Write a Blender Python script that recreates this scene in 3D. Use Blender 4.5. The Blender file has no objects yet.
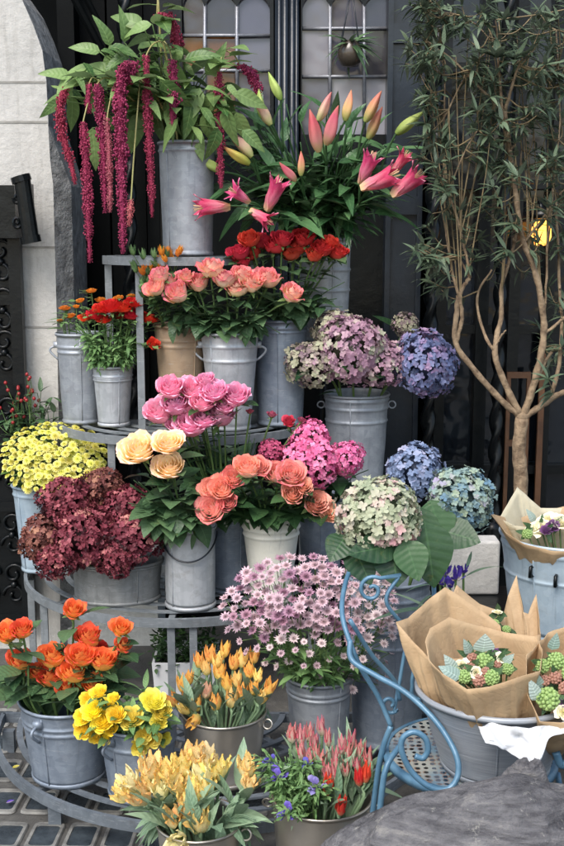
import bpy, math, random
from mathutils import Vector, Matrix, noise as mnoise
R = random.Random(7)
sc = bpy.context.scene
COL = sc.collection
PI = math.pi
# ------------------------------------------------------------------ camera
TILT = math.radians(9.7); FPX = 1111.0; CZ = 1.55
cd = bpy.data.cameras.new('camera'); cam = bpy.data.objects.new('camera', cd); COL.objects.link(cam)
cd.sensor_fit = 'VERTICAL'; cd.sensor_height = 24; cd.lens = 24*FPX/846; cd.clip_end = 500; cd.clip_start = .05
cam.location = (0, 0, CZ); cam.rotation_euler = (PI/2 - TILT, 0, 0); sc.camera = cam
def W(px, py, Y):
    dx = (px-282)/FPX; dy = (423-py)/FPX
    d = Vector((dx, math.cos(TILT)+dy*math.sin(TILT), -math.sin(TILT)+dy*math.cos(TILT)))
    return Vector((0, 0, CZ)) + d*(Y/d.y)
def M(px, P):                       # picture size -> metres at the distance of point P
    return px*(P.y*math.cos(TILT)+(CZ-P.z)*math.sin(TILT))/FPX
# ------------------------------------------------------------------ materials
def lin(r, g, b, k=1.0):
    f = lambda c: (c/12.92 if c <= .04045 else ((c+.055)/1.055)**2.4)
    return tuple(f(x/255)*k for x in (r, g, b)) + (1,)
class NT:
    def __init__(s, name):
        s.m = bpy.data.materials.new(name); s.m.use_nodes = True; s.t = s.m.node_tree
        s.t.nodes.clear(); s.out = s.n('OutputMaterial')
    def n(s, typ, props=None, **inp):
        nd = s.t.nodes.new('ShaderNode'+typ)
        for k, v in (props or {}).items(): setattr(nd, k, v)
        for k, v in inp.items():
            k2 = k.replace('_', ' ')
            sock = nd.inputs[int(k[1:])] if k[0] == 'i' and k[1:].isdigit() else nd.inputs[k2]
            if isinstance(v, bpy.types.NodeSocket): s.t.links.new(v, sock)
            else: sock.default_value = v
        return nd
    def ramp(s, fac, stops):
        nd = s.n('ValToRGB', Fac=fac); e = nd.color_ramp.elements
        while len(e) < len(stops): e.new(.5)
        for i, (p, c) in enumerate(stops): e[i].position = p; e[i].color = c
        return nd.outputs[0]
    def math(s, op, a, b=0.0): return s.n('Math', {'operation': op}, i0=a, i1=b).outputs[0]
    def mix(s, f, a, b, bt='MIX'):
        nd = s.n('MixRGB', {'blend_type': bt}, Fac=f, Color1=a, Color2=b); return nd.outputs[0]
    def noise(s, scale, detail=4, rough=.55, vec=None, dist=0):
        kw = dict(Scale=scale, Detail=detail, Roughness=rough, Distortion=dist)
        kw['Vector'] = vec if vec is not None else s.obj()
        return s.n('TexNoise', **kw).outputs[0]
    def obj(s):
        if not hasattr(s, '_o'): s._o = s.n('TexCoord').outputs['Object']
        return s._o
    def attr(s, a): return s.n('Attribute', {'attribute_name': a}).outputs['Fac']
    def bump(s, h, st=.3, dist=.01): return s.n('Bump', Strength=st, Distance=dist, Height=h).outputs[0]
    def fin(s, sh): s.t.links.new(sh.outputs[0], s.out.inputs[0]); return s.m
def petal(name, stops, trans=.25, rough=.45, hue=.012, val=.3, speckle=None, use='t', edge=None, rev=None):
    k = NT(name)
    t = k.math('ADD', k.attr(use), k.math('MULTIPLY', k.math('SUBTRACT', k.noise(30), .5), .25))
    c = k.ramp(t, stops)
    if edge: c = k.mix(k.math('MULTIPLY', k.ramp(k.attr('t'), [(edge[1], (0,0,0,1)), (1, (1,1,1,1))]), edge[2]), c, edge[0])
    if rev: c = k.mix(k.math('MULTIPLY', k.math('SUBTRACT', 1.0, k.n('NewGeometry').outputs['Backfacing']), k.math('MULTIPLY', k.ramp(k.attr('t'), [(.45, (1,1,1,1)), (1, (.15,.15,.15,1))]), rev[1])), c, rev[0])
    if speckle: c = k.mix(k.ramp(k.noise(speckle[1]), [(speckle[2], (0,0,0,1)), (speckle[2]+.12, (1,1,1,1))]), c, speckle[0])
    rnd = k.n('ObjectInfo').outputs['Random']; v = k.attr('v')
    vv = k.math('ADD', k.math('MULTIPLY', k.math('ADD', rnd, v), val*.5), 1-val*.5)
    hh = k.math('ADD', k.math('MULTIPLY', k.math('SUBTRACT', rnd, .5), hue*2), .5)
    c = k.n('HueSaturation', Hue=hh, Saturation=.98, Value=k.math('MULTIPLY', vv, 1.08), Fac=1.0, Color=c).outputs[0]
    p = k.n('BsdfPrincipled', Base_Color=c, Roughness=rough, Specular_IOR_Level=.25)
    p.inputs['Normal'].default_value = (0, 0, 0)
    k.t.links.new(k.bump(k.noise(60, 3), .12, .004), p.inputs['Normal'])
    tr = k.n('BsdfTranslucent', Color=c)
    return k.fin(k.n('MixShader', Fac=trans, i1=p.outputs[0], i2=tr.outputs[0]))
def leafm(name, a, b, rough=.42, trans=.18, vein=None):
    k = NT(name)
    f = k.math('ADD', k.math('MULTIPLY', k.attr('v'), .7), k.math('MULTIPLY', k.noise(14, 3), .5))
    c = k.ramp(f, [(.2, a), (.95, b)])
    c = k.mix(k.ramp(k.attr('t'), [(0, (.7,.7,.7,1)), (.07, (0,0,0,1))]), c, vein or tuple(x*1.35 for x in b[:3])+(1,))
    ph = k.math('SINE', k.math('MULTIPLY', k.math('SUBTRACT', k.attr('w'), k.math('MULTIPLY', k.attr('t'), .13)), 46.0))
    vn = k.ramp(k.math('MULTIPLY', ph, k.math('GREATER_THAN', k.attr('w'), .00005)), [(.72, (0,0,0,1)), (1, (1,1,1,1))])
    c = k.mix(k.math('MULTIPLY', vn, .17), c, vein or tuple(x*1.35 for x in b[:3])+(1,))
    c = k.mix(k.math('MULTIPLY', k.ramp(k.noise(26, 4, .7), [(.62, (0,0,0,1)), (.72, (1,1,1,1))]), .35), c, lin(122, 116, 62))
    bf = k.n('NewGeometry').outputs['Backfacing']
    c = k.mix(k.math('MULTIPLY', bf, .45), c, tuple(.35*x+.09 for x in b[:3])+(1,))
    p = k.n('BsdfPrincipled', Base_Color=c, Roughness=rough, Specular_IOR_Level=.4)
    k.t.links.new(k.bump(k.math('ADD', k.noise(45, 3), k.math('MULTIPLY', ph, -.2)), .35, .004), p.inputs['Normal'])
    tr = k.n('BsdfTranslucent', Color=c)
    return k.fin(k.n('MixShader', Fac=trans, i1=p.outputs[0], i2=tr.outputs[0]))
def zinc(name, a, b, metal=.45, rough=.5, rust=.25, rustc=None):
    k = NT(name); o = k.obj()
    big = k.noise(7, 5, .65); vor = k.n('TexVoronoi', Vector=o, Scale=55.0).outputs['Color']
    g = k.n('SeparateColor', Color=vor).outputs[0]
    mp = k.n('Mapping', Vector=o, Scale=(38, 38, 2.2)).outputs[0]
    st = k.noise(1.0, 4, .6, mp)
    f = k.math('ADD', k.math('MULTIPLY', big, .6), k.math('ADD', k.math('MULTIPLY', g, .14), k.math('MULTIPLY', st, .3)))
    c = k.ramp(f, [(.3, a), (.75, b)])
    c = k.mix(k.math('MULTIPLY', k.ramp(k.noise(16, 6, .75), [(.56, (0,0,0,1)), (.72, (1,1,1,1))]), rust), c, rustc or lin(112, 96, 84))
    sp = k.ramp(k.noise(90, 2, .6), [(.7, (0,0,0,1)), (.76, (1,1,1,1))])
    c = k.mix(k.math('MULTIPLY', sp, .35), c, lin(205, 208, 210))
    scr = k.noise(1.0, 3, .5, k.n('Mapping', Vector=o, Scale=(30, 30, 300), Rotation=(.3, .2, 0)).outputs[0])
    c = k.mix(k.math('MULTIPLY', k.ramp(scr, [(.62, (0,0,0,1)), (.68, (1,1,1,1))]), .22), c, lin(196, 200, 204))
    dr = k.noise(1.0, 5, .7, k.n('Mapping', Vector=o, Scale=(60, 60, 3.0)).outputs[0])
    c = k.mix(k.math('MULTIPLY', k.ramp(dr, [(.56, (0,0,0,1)), (.70, (1,1,1,1))]), .26), c, lin(84, 86, 88))
    p = k.n('BsdfPrincipled', Base_Color=c, Metallic=metal, Specular_IOR_Level=.4,
            Roughness=k.math('ADD', k.math('MULTIPLY', big, .35), rough-.17))
    hh = k.math('ADD', k.math('MULTIPLY', k.noise(9, 3), 1.0), k.math('MULTIPLY', g, .05))
    k.t.links.new(k.bump(hh, .25, .01), p.inputs['Normal'])
    return k.fin(p)
def plain(name, a, b, scale=10, rough=.5, metal=0, bump=.2, bscale=None, spec=.5, bdist=.01, detail=5):
    k = NT(name)
    c = k.ramp(k.noise(scale, detail, .6), [(.3, a), (.7, b)])
    p = k.n('BsdfPrincipled', Base_Color=c, Roughness=rough, Metallic=metal, Specular_IOR_Level=spec)
    if bump: k.t.links.new(k.bump(k.noise(bscale or scale*4, 5, .65), bump, bdist), p.inputs['Normal'])
    return k.fin(p)
def emit(name, c, s):
    k = NT(name); return k.fin(k.n('Emission', Color=c, Strength=s))
# ------------------------------------------------------------------ mesh builder
class MB:
    def __init__(s): s.v = []; s.f = []; s.t = []; s.r = []; s.w = []
    def add(s, vs, fs, t=None, r=0.5):
        o = len(s.v); s.v += vs; s.f += [tuple(i+o for i in f) for f in fs]
        s.t += t if t is not None else [.5]*len(vs)
        s.r += r if isinstance(r, list) else [r]*len(vs); s.w += [0.0]*len(vs)
    def grid(s, P, T=None, r=.5, close=False):
        nu = len(P); nv = len(P[0]); vs = [p for row in P for p in row]; fs = []
        for i in range(nu if close else nu-1):
            a = i*nv; b = ((i+1) % nu)*nv
            for j in range(nv-1): fs.append((a+j, b+j, b+j+1, a+j+1))
        s.add(vs, fs, [x for row in T for x in row] if T else None, r)
    def tube(s, pts, rad, n=6, cap=True, r=.5):
        pts = [Vector(p) for p in pts]; m = len(pts)
        if not isinstance(rad, (list, tuple)): rad = [rad]*m
        elif len(rad) == 2 and m != 2: rad = [rad[0]+(rad[1]-rad[0])*i/(m-1) for i in range(m)]
        tan = [(pts[min(i+1, m-1)]-pts[max(i-1, 0)]).normalized() for i in range(m)]
        a = Vector((0, 0, 1)) if abs(tan[0].z) < .9 else Vector((1, 0, 0))
        u = tan[0].cross(a).normalized(); vs = []; fs = []
        for i in range(m):
            u = (u-tan[i]*u.dot(tan[i])).normalized(); w = tan[i].cross(u)
            for k in range(n):
                q = 2*PI*k/n; vs.append(pts[i]+(u*math.cos(q)+w*math.sin(q))*rad[i])
        for i in range(m-1):
            for k in range(n): fs.append((i*n+k, i*n+(k+1) % n, (i+1)*n+(k+1) % n, (i+1)*n+k))
        if cap: fs.append(tuple(range(n))[::-1]); fs.append(tuple((m-1)*n+k for k in range(n)))
        s.add(vs, fs, None, r)
    def bar(s, pts, w, h, closed=False):      # rectangular section, up = z
        pts = [Vector(p) for p in pts]; m = len(pts); vs = []; fs = []
        for i in range(m):
            a = pts[(i-1) % m] if closed or i else pts[0]; b = pts[(i+1) % m] if closed or i < m-1 else pts[-1]
            d = (b-a); d.z = 0; d.normalize(); nrm = Vector((-d.y, d.x, 0))
            vs += [pts[i]+nrm*w/2+Vector((0,0,h/2)), pts[i]-nrm*w/2+Vector((0,0,h/2)), pts[i]-nrm*w/2-Vector((0,0,h/2)), pts[i]+nrm*w/2-Vector((0,0,h/2))]
        for i in range(m if closed else m-1):
            a = i*4; b = ((i+1) % m)*4
            for k in range(4): fs.append((a+k, a+(k+1) % 4, b+(k+1) % 4, b+k))
        if not closed: fs += [(3, 2, 1, 0), (m*4-4, m*4-3, m*4-2, m*4-1)]
        s.add(vs, fs)
    def box(s, x0, x1, y0, y1, z0, z1, r=.5):
        vs = [Vector((x, y, z)) for z in (z0, z1) for y in (y0, y1) for x in (x0, x1)]
        s.add(vs, [(0,2,3,1), (4,5,7,6), (0,1,5,4), (1,3,7,5), (3,2,6,7), (2,0,4,6)], None, r)
    def lathe(s, prof, n=48, c=(0,0,0), sx=1, sy=1, r=.5):
        c = Vector(c)
        P = [[c+Vector((math.cos(2*PI*i/n)*q*sx, math.sin(2*PI*i/n)*q*sy, z)) for q, z in prof] for i in range(n)]
        s.grid(P, None, r, True)
    def ball(s, c, rad, n=6, r=.5, sq=(1,1,1), t=None):
        c = Vector(c); m = max(3, n//2+1); P = []
        for i in range(n):
            P.append([c+Vector((math.cos(2*PI*i/n)*math.sin(PI*j/m)*rad*sq[0], math.sin(2*PI*i/n)*math.sin(PI*j/m)*rad*sq[1], -math.cos(PI*j/m)*rad*sq[2])) for j in range(m+1)])
        T = [[(t if t is not None else j/m) for j in range(m+1)] for i in range(n)]
        s.grid(P, T, r, True)
    def leaf(s, o, d, up, L, Wd, droop=.25, fold=.25, tip=1.0, n=6, r=None, wave=0):
        d = Vector(d).normalized(); up = Vector(up); side = d.cross(up)
        if side.length < 1e-3: side = d.cross(Vector((1, .2, 0)))
        side.normalize(); nr = side.cross(d).normalized(); r = R.random() if r is None else r
        P = []; T = []; ph = R.random()*6
        for i in range(n+1):
            q = i/n
            w = Wd*.5*(math.sin(PI*min(1, q**(.75*tip)))**.85 if 0 < q < 1 else .02)
            c = Vector(o)+d*(L*q)+nr*(-droop*L*q*q)
            wv = wave*L*math.sin(q*9+ph)
            P.append([c+side*w+nr*(fold*w-wv), c, c-side*w+nr*(fold*w+wv)]); T.append([1, 0, 1])
        s.grid(P, T, r); s.w[-3*(n+1):] = [i/n+.0001 for i in range(n+1) for _ in range(3)]
    def build(s, name, mat, parent=None, smooth=True):
        me = bpy.data.meshes.new(name)
        off = parent_world(parent) if parent else Vector()
        me.from_pydata([(v[0]-off[0], v[1]-off[1], v[2]-off[2]) for v in s.v], [], s.f)
        for nm, arr in (('t', s.t), ('v', s.r), ('w', s.w)):
            a = me.attributes.new(nm, 'FLOAT', 'POINT'); a.data.foreach_set('value', arr)
        if smooth: me.polygons.foreach_set('use_smooth', [True]*len(me.polygons))
        me.materials.append(mat); me.update()
        o = bpy.data.objects.new(name, me); COL.objects.link(o)
        if parent: o.parent = parent
        return o
    def mesh(s, name, mat):
        o = s.build(name, mat); me = o.data; bpy.data.objects.remove(o); return me
def parent_world(o):
    v = Vector(o.location)
    while o.parent: o = o.parent; v += Vector(o.location)
    return v
def tag(o, label=None, cat=None, group=None, kind=None):
    if label: o['label'] = label
    if cat: o['category'] = cat
    if group: o['group'] = group
    if kind: o['kind'] = kind
    return o
def thing(name, label, cat, loc, group=None):
    o = bpy.data.objects.new(name, None); o.empty_display_size = .05; COL.objects.link(o); o.location = loc
    return tag(o, label, cat, group)
def inst(name, me, parent, P, d, s, spin=None):
    o = bpy.data.objects.new(name, me); COL.objects.link(o)
    q = Vector(d).normalized().to_track_quat('Z', 'Y').to_matrix().to_4x4() @ Matrix.Rotation(R.uniform(0, 6.28) if spin is None else spin, 4, 'Z')
    sv = s if isinstance(s, (tuple, list)) else (s, s, s)
    o.matrix_basis = Matrix.Translation(Vector(P)-parent_world(parent)) @ q @ Matrix.Diagonal((*sv, 1))
    o.parent = parent; return o
def bez(pts, n=10):
    pts = [Vector(p) for p in pts]; out = []
    if len(pts) == 2: return [pts[0].lerp(pts[1], i/n) for i in range(n+1)]
    P = [pts[0]*2-pts[1]]+pts+[pts[-1]*2-pts[-2]]
    for i in range(1, len(P)-2):
        for k in range(n):
            t = k/n; a, b, c, d = P[i-1], P[i], P[i+1], P[i+2]
            out.append(.5*((2*b)+(c-a)*t+(2*a-5*b+4*c-d)*t*t+(3*b-a-3*c+d)*t**3))
    return out+[pts[-1]]
def jit(a): return Vector((R.uniform(-a, a), R.uniform(-a, a), R.uniform(-a, a)))
# ------------------------------------------------------------------ bloom meshes (unit size)
def petals(N, Rr=(.14, .85), H=(1.0, .72), A=(2.1, .75), curl=.25, bulge=.6, gold=2.4, nu=9, nv=7, rag=0, jitter=.06, seed=0, point=.18, open_=0.0, crink=.45):
    rr = random.Random(seed); m = MB()
    for k in range(N):
        f = k/(N-1) if N > 1 else 1; th = k*gold+rr.uniform(-.2, .2)
        R0 = Rr[0]+(Rr[1]-Rr[0])*f**.8; H0 = (H[0]+(H[1]-H[0])*f)*(1+rr.uniform(-jitter, jitter)); A0 = A[0]+(A[1]-A[0])*min(1, f*1.4)
        cu = curl*f**1.5*(1+rr.uniform(-.4, .5)); P = []; T = []; lean = rr.uniform(-.06, .1)*f+open_*f
        for i in range(nu):
            u = -1+2*i/(nu-1); row = []; tr = []
            for j in range(nv):
                v = j/(nv-1)
                w = (.45+.55*min(1, v/.5)) if v < .5 else 1-.62*((v-.5)/.5)**2.6
                ang = th+u*A0*w
                rad = R0*(1-(1-v)**2.3)**bulge+cu*max(0, v-.55)**2*4+lean*v
                rad += .05*u*(.3+f)+.05*f*cu*4*abs(u)**3*v
                hgt = H0*v*(1-point*u*u*v)-cu*max(0, v-.7)**2*2.2; wv = crink*v*v*v*f*(.045*math.sin(u*6.1+k*2.3)+.03*math.sin(u*11+k)); hgt += wv; rad += wv*.8
                if rag: 
                    q = rag*(v**2)*math.sin(u*9+k*3+v*5)*.6+rag*v*v*rr.uniform(-.5, .5)
                    rad += q; hgt += rag*v*v*rr.uniform(-.7, .7)
                row.append(Vector((math.cos(ang)*rad, math.sin(ang)*rad, hgt))); tr.append(v*.75+.25*abs(u)**2*v)
            P.append(row); T.append(tr)
        m.grid(P, T, rr.random())
    return m
def hydra(seed, n=170, sq=.85, size=.17, crumple=.25, patch=1.0, core=.86):
    rr = random.Random(seed); m = MB()
    m.ball((0,0,0), .6, 12, r=.0, sq=(1,1,sq), t=0)
    for i in range(n):
        z = 1-1.72*(i+.5)/n; a = i*2.39996+rr.uniform(-.25, .25); q = math.sqrt(max(0, 1-z*z))
        d = Vector((math.cos(a)*q, math.sin(a)*q, z+rr.uniform(-.05,.05))).normalized()
        bumpy = 1+.24*mnoise.noise(d*1.5+Vector((seed*3.1, 0, 0)))+.10*mnoise.noise(d*4+Vector((0, seed*2.1, 0)))
        if mnoise.noise(d*3.1+Vector((5, 2, seed*1.7))) < -.56: continue
        c = Vector((d.x, d.y, d.z*sq))*rr.uniform(core, 1.04)*bumpy
        nr = (d+Vector((rr.uniform(-.5,.5), rr.uniform(-.5,.5), rr.uniform(-.3,.5)))*.7).normalized()
        u = nr.cross(Vector((rr.random()-.5, rr.random()-.5, rr.random()-.5))).normalized(); w = nr.cross(u)
        pv = .5+.55*mnoise.noise(d*1.6*patch+Vector((seed*7.7, 1, 2)))+rr.uniform(-.28, .28)
        sz = size*rr.uniform(.75, 1.2)
        for k in range(4):
            b = k*PI/2+rr.uniform(-.15, .15); e1 = u*math.cos(b)+w*math.sin(b); e2 = nr.cross(e1)
            cup = rr.uniform(-.12, .5); cr = lambda: nr*rr.uniform(-crumple, crumple)*sz
            V = [c, c+(e1*.42-e2*.47+nr*cup*.35)*sz+cr(), c+(e1*.92-e2*.33+nr*cup*.6)*sz+cr(), c+(e1*1.06+nr*cup*.55)*sz+cr(), c+(e1*.92+e2*.33+nr*cup*.6)*sz+cr(), c+(e1*.42+e2*.47+nr*cup*.35)*sz+cr(), c+(e1*.6+nr*cup*.2)*sz]
            m.add(V, [(0,1,6), (1,2,6), (2,3,6), (3,4,6), (4,5,6), (5,0,6)], [0,.6,1,1,1,.6,.5], min(1, max(0, pv+rr.uniform(-.06,.06))))
    return m
def starflower(seed, n=15, dome=True):
    rr = random.Random(seed); m = MB()
    for k in range(n):
        a = 2*PI*k/n+rr.uniform(-.1,.1); e = Vector((math.cos(a), math.sin(a), 0)); s = Vector((-e.y, e.x, 0)); l = rr.uniform(.85, 1.1); h = rr.uniform(.05, .4)
        V = [e*.12, e*.5*l-s*.17+Vector((0,0,h*.3)), e*l+Vector((0,0,h)), e*.5*l+s*.17+Vector((0,0,h*.3)), e*.5*l+Vector((0,0,h*.22))]
        m.add(V, [(0,1,4), (1,2,4), (2,3,4), (3,0,4)], [0,.6,1,.6,.5], rr.random())
    for k in range(26):
        z = 1-(k+.5)/26; a = k*2.4; q = math.sqrt(1-z*z); d = Vector((math.cos(a)*q, math.sin(a)*q, z))
        m.tube([d*.08, Vector((d.x*.4, d.y*.4, .1+d.z*.38))], [.02, .05], 4, r=rr.random())
        m.t[-8:] = [.1]*4+[.25]*4
    return m
def button(seed):
    rr = random.Random(seed); m = MB()
    for ring, (n, r0, h, tt) in enumerate(((13, 1, .1, 1), (10, .72, .32, .8), (6, .4, .48, .5))):
        for k in range(n):
            a = 2*PI*(k+.5*ring)/n+rr.uniform(-.1,.1); e = Vector((math.cos(a), math.sin(a), 0)); s = Vector((-e.y, e.x, 0)); w = 2.4*r0/n
            z = Vector((0,0,1)); V = [e*.1+z*h*.6, e*r0*.55-s*w+z*h, e*r0-s*w*.8+z*(h+rr.uniform(-.05,.1)), e*r0*1.06+z*h, e*r0+s*w*.8+z*(h+rr.uniform(-.05,.1)), e*r0*.55+s*w+z*h]
            m.add(V, [(0,1,2,3), (0,3,4,5)], [tt*.3, tt*.7, tt, tt, tt, tt*.7], rr.random())
    m.ball((0,0,.38), .24, 7, r=.3, t=0)
    return m
def lilybud(seed, opening=0.0):
    rr = random.Random(seed); m = MB(); P = []; T = []; n = 36
    for i in range(n):
        a = 2*PI*i/n; row = []; tr = []
        for j in range(13):
            v = j/12; rad = .118*math.sin(PI*min(1, .05+.93*v**.85))**.85*(1.12-.25*v)+.03*(1-v)+(.05*opening*v)
            rad *= 1+.16*math.cos(3*a)*math.sin(PI*v)
            z = v
            if opening and v > .72:
                o = (v-.72)/.28; lobes = (.5+.5*math.cos(6*a))**.7; rad += opening*o**1.6*(.24*lobes+.10); z -= opening*(o*o*(1-lobes)*.16+o**3*.10*lobes)
            row.append(Vector((math.cos(a)*rad+.06*math.sin(PI*v)*(.5-v), math.sin(a)*rad, z))); tr.append(v)
        P.append(row); T.append(tr)
    m.grid(P, T, rr.random(), True)
    return m
def lilyopen(seed, flare=.5):
    rr = random.Random(seed); m = MB()
    for k in range(6):
        th = k*PI/3+rr.uniform(-.08, .08); inner = k % 2; P = []; T = []; fl = flare*rr.uniform(.7, 1.25); wd = .30 if inner else .22
        for i in range(7):
            u = -1+i/3; row = []; tr = []
            for j in range(11):
                v = j/10; rad = .035+.11*math.sin(min(1, v*1.5)*PI/2)+(.0 if inner else .012)+fl*max(0, v-.55)**1.7*1.5
                z = v*(1-.05*u*u)-fl*max(0, v-.72)**2*1.6; hw = wd*(math.sin(PI*min(1, .12+.88*v**1.05))**.75)*.5+.012*(1-v)
                off = u*hw*(1+.06*math.sin(v*17+k)); lift = -.03*(1-abs(u))*math.sin(PI*v)+.10*hw*u*u+.012*math.sin(v*14+u*2+k)*v
                e = Vector((math.cos(th), math.sin(th), 0)); t_ = Vector((-e.y, e.x, 0)); row.append(e*(rad-lift-.5*off*off/max(.06, rad))+t_*off+Vector((0,0,z))); tr.append(min(1, .75*v+.3*abs(u)*v))
            P.append(row); T.append(tr)
        m.grid(P, T, rr.random())
    for k in range(5):
        a = k*1.257; m.tube([(0,0,.3), (.03*math.cos(a), .03*math.sin(a), .7), (.07*math.cos(a), .07*math.sin(a), .95)], [.006, .012], 4, True, .1); m.t[-12:] = [.05]*12
    return m
def cluster(seed, n=46, br=.2, sq=.8):
    rr = random.Random(seed); m = MB()
    for i in range(n):
        z = 1-1.6*(i+.5)/n; a = i*2.39996; q = math.sqrt(max(0, 1-z*z)); d = Vector((math.cos(a)*q, math.sin(a)*q, z*sq))
        m.ball(d*.78, br*rr.uniform(.8, 1.15), 6, r=rr.random())
    m.ball((0,0,0), .7, 8, r=0, sq=(1,1,sq), t=0)
    return m
def anem(seed): return petals(9, (.25, .85), (.55, .45), (.6, .5), .35, .5, 2.2, 5, 5, seed=seed)
# ------------------------------------------------------------------ material instances
ZINC = zinc('zinc_grey', lin(132, 138, 146), lin(176, 182, 189))
ZINCB = zinc('zinc_blue_grey', lin(110, 121, 136), lin(154, 165, 178), .4, .5, .2)
ZINCL = zinc('zinc_light', lin(156, 161, 166), lin(198, 202, 206), .4, .5, .35)
ZINCD = zinc('zinc_dull', lin(116, 118, 118), lin(160, 162, 161), .35, .58, .45)
TAN = zinc('tan_enamel', lin(150, 128, 104), lin(176, 154, 128), .1, .5, .4)
CREAM = zinc('cream_enamel', lin(222, 220, 206), lin(236, 234, 222), .0, .4, .15)
PALEBLUE = zinc('pale_blue_zinc', lin(146, 166, 182), lin(182, 198, 208), .25, .5, .2)
TIN = plain('polished_tin', lin(176, 170, 160), lin(206, 200, 190), 5, .3, .8, .25, 6, bdist=.012)
STANDM = zinc('stand_grey_paint', lin(104, 110, 114), lin(142, 148, 152), .3, .5, .45, lin(88, 78, 72))
STANDD = zinc('low_stand_grey_paint', lin(88, 96, 104), lin(122, 130, 138), .3, .5, .45, lin(80, 74, 70))
BLACK = plain('black_gloss_paint', lin(6, 9, 10), lin(13, 17, 20), 6, .3, 0, .25, 14, .3)
BLACKB = plain('blue_black_paint', lin(20, 26, 33), lin(36, 44, 54), 4, .3, 0, .2, 12)
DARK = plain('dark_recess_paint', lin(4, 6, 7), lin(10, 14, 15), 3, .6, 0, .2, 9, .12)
DSTONE = plain('rough_dark_stone', lin(104, 104, 104), lin(168, 168, 166), 22, .9, 0, .9, 45, bdist=.02)
BLUE = plain('blue_chair_paint', lin(62, 100, 126), lin(98, 136, 160), 14, .38, .1, .2, 40)
SOIL = plain('dark_soil', lin(26, 24, 22), lin(48, 42, 36), 40, .95, 0, .8, 80)
WHITEP = plain('white_planter', lin(200, 202, 204), lin(222, 224, 226), 6, .4, 0, .1)
STEM = leafm('green_stem', lin(74, 104, 56), lin(112, 138, 82), .5, .1)
STEMT = leafm('tulip_stem', lin(112, 144, 106), lin(152, 178, 140), .5, .15)
LROSE = leafm('rose_leaf', lin(48, 78, 50), lin(92, 120, 82), .36)
LDARK = leafm('dark_leaf', lin(34, 62, 38), lin(70, 102, 62), .33)
LLILY = leafm('lily_leaf', lin(40, 78, 46), lin(96, 134, 88), .3)
LAMAR = leafm('amaranth_leaf', lin(54, 92, 46), lin(140, 168, 104), .42, .3)
LFERN = leafm('feathery_leaf', lin(74, 112, 64), lin(136, 172, 110), .5, .25)
LTULIP = leafm('tulip_leaf', lin(104, 138, 108), lin(158, 182, 150), .5, .25)
LHYD = leafm('hydrangea_leaf', lin(30, 60, 38), lin(66, 98, 60), .4, .2)
LTREE = leafm('tree_leaf', lin(44, 62, 46), lin(106, 124, 98), .42, .18, vein=lin(112, 126, 98))
LMUM = leafm('mum_leaf', lin(46, 82, 40), lin(96, 128, 66), .5, .2)
BOX = leafm('box_leaf', lin(24, 48, 24), lin(56, 86, 42), .5, .15)
BARK = plain('tree_bark', lin(92, 74, 56), lin(166, 144, 116), 38, .85, 0, .9, 70, bdist=.008)
TWIG = plain('twig_bark', lin(96, 82, 60), lin(150, 132, 98), 26, .8, 0, .3, 60)
# ------------------------------------------------------------------ setting
def stone_mat(name, a, b, k1=.35):
    k = NT(name); o = k.obj()
    f = k.math('ADD', k.math('MULTIPLY', k.noise(3, 6, .65), .7), k.math('MULTIPLY', k.noise(34, 5, .7), .35))
    c = k.ramp(f, [(.3, a), (.72, b)])
    mp = k.n('Mapping', Vector=o, Scale=(14, 14, 1.6)).outputs[0]
    c = k.mix(k.math('MULTIPLY', k.ramp(k.noise(1.0, 5, .7, mp), [(.52, (0,0,0,1)), (.75, (1,1,1,1))]), k1), c, lin(120, 116, 108))
    p = k.n('BsdfPrincipled', Base_Color=c, Roughness=.85, Specular_IOR_Level=.25)
    k.t.links.new(k.bump(k.noise(28, 8, .7), .55, .012), p.inputs['Normal'])
    return k.fin(p)
PAINTSTONE = stone_mat('painted_white_stone', lin(168, 167, 163), lin(208, 206, 201), .55)
PLINTH = stone_mat('grey_stone', lin(160, 162, 160), lin(196, 198, 195), .5)
def ground_mat():
    k = NT('dark_wet_paving')
    c = k.ramp(k.noise(5, 8, .7), [(.3, lin(58, 58, 58)), (.55, lin(86, 85, 82)), (.75, lin(112, 110, 104))])
    c = k.mix(k.ramp(k.noise(60, 4, .7), [(.55, (0,0,0,1)), (.75, (.6,.6,.6,1))]), c, lin(52, 50, 47))
    p = k.n('BsdfPrincipled', Base_Color=c, Roughness=k.ramp(k.noise(3, 3), [(.35, (.3,.3,.3,1)), (.65, (.75,.75,.75,1))]))
    k.t.links.new(k.bump(k.noise(35, 8, .7), .6, .012), p.inputs['Normal'])
    return k.fin(p)
GM = ground_mat()
g = MB(); g.add([Vector(p) for p in ((-60,-60,0), (60,-60,0), (60,60,0), (-60,60,0))], [(0,1,2,3)])
tag(g.build('pavement', GM, None, False), kind='structure')
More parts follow.
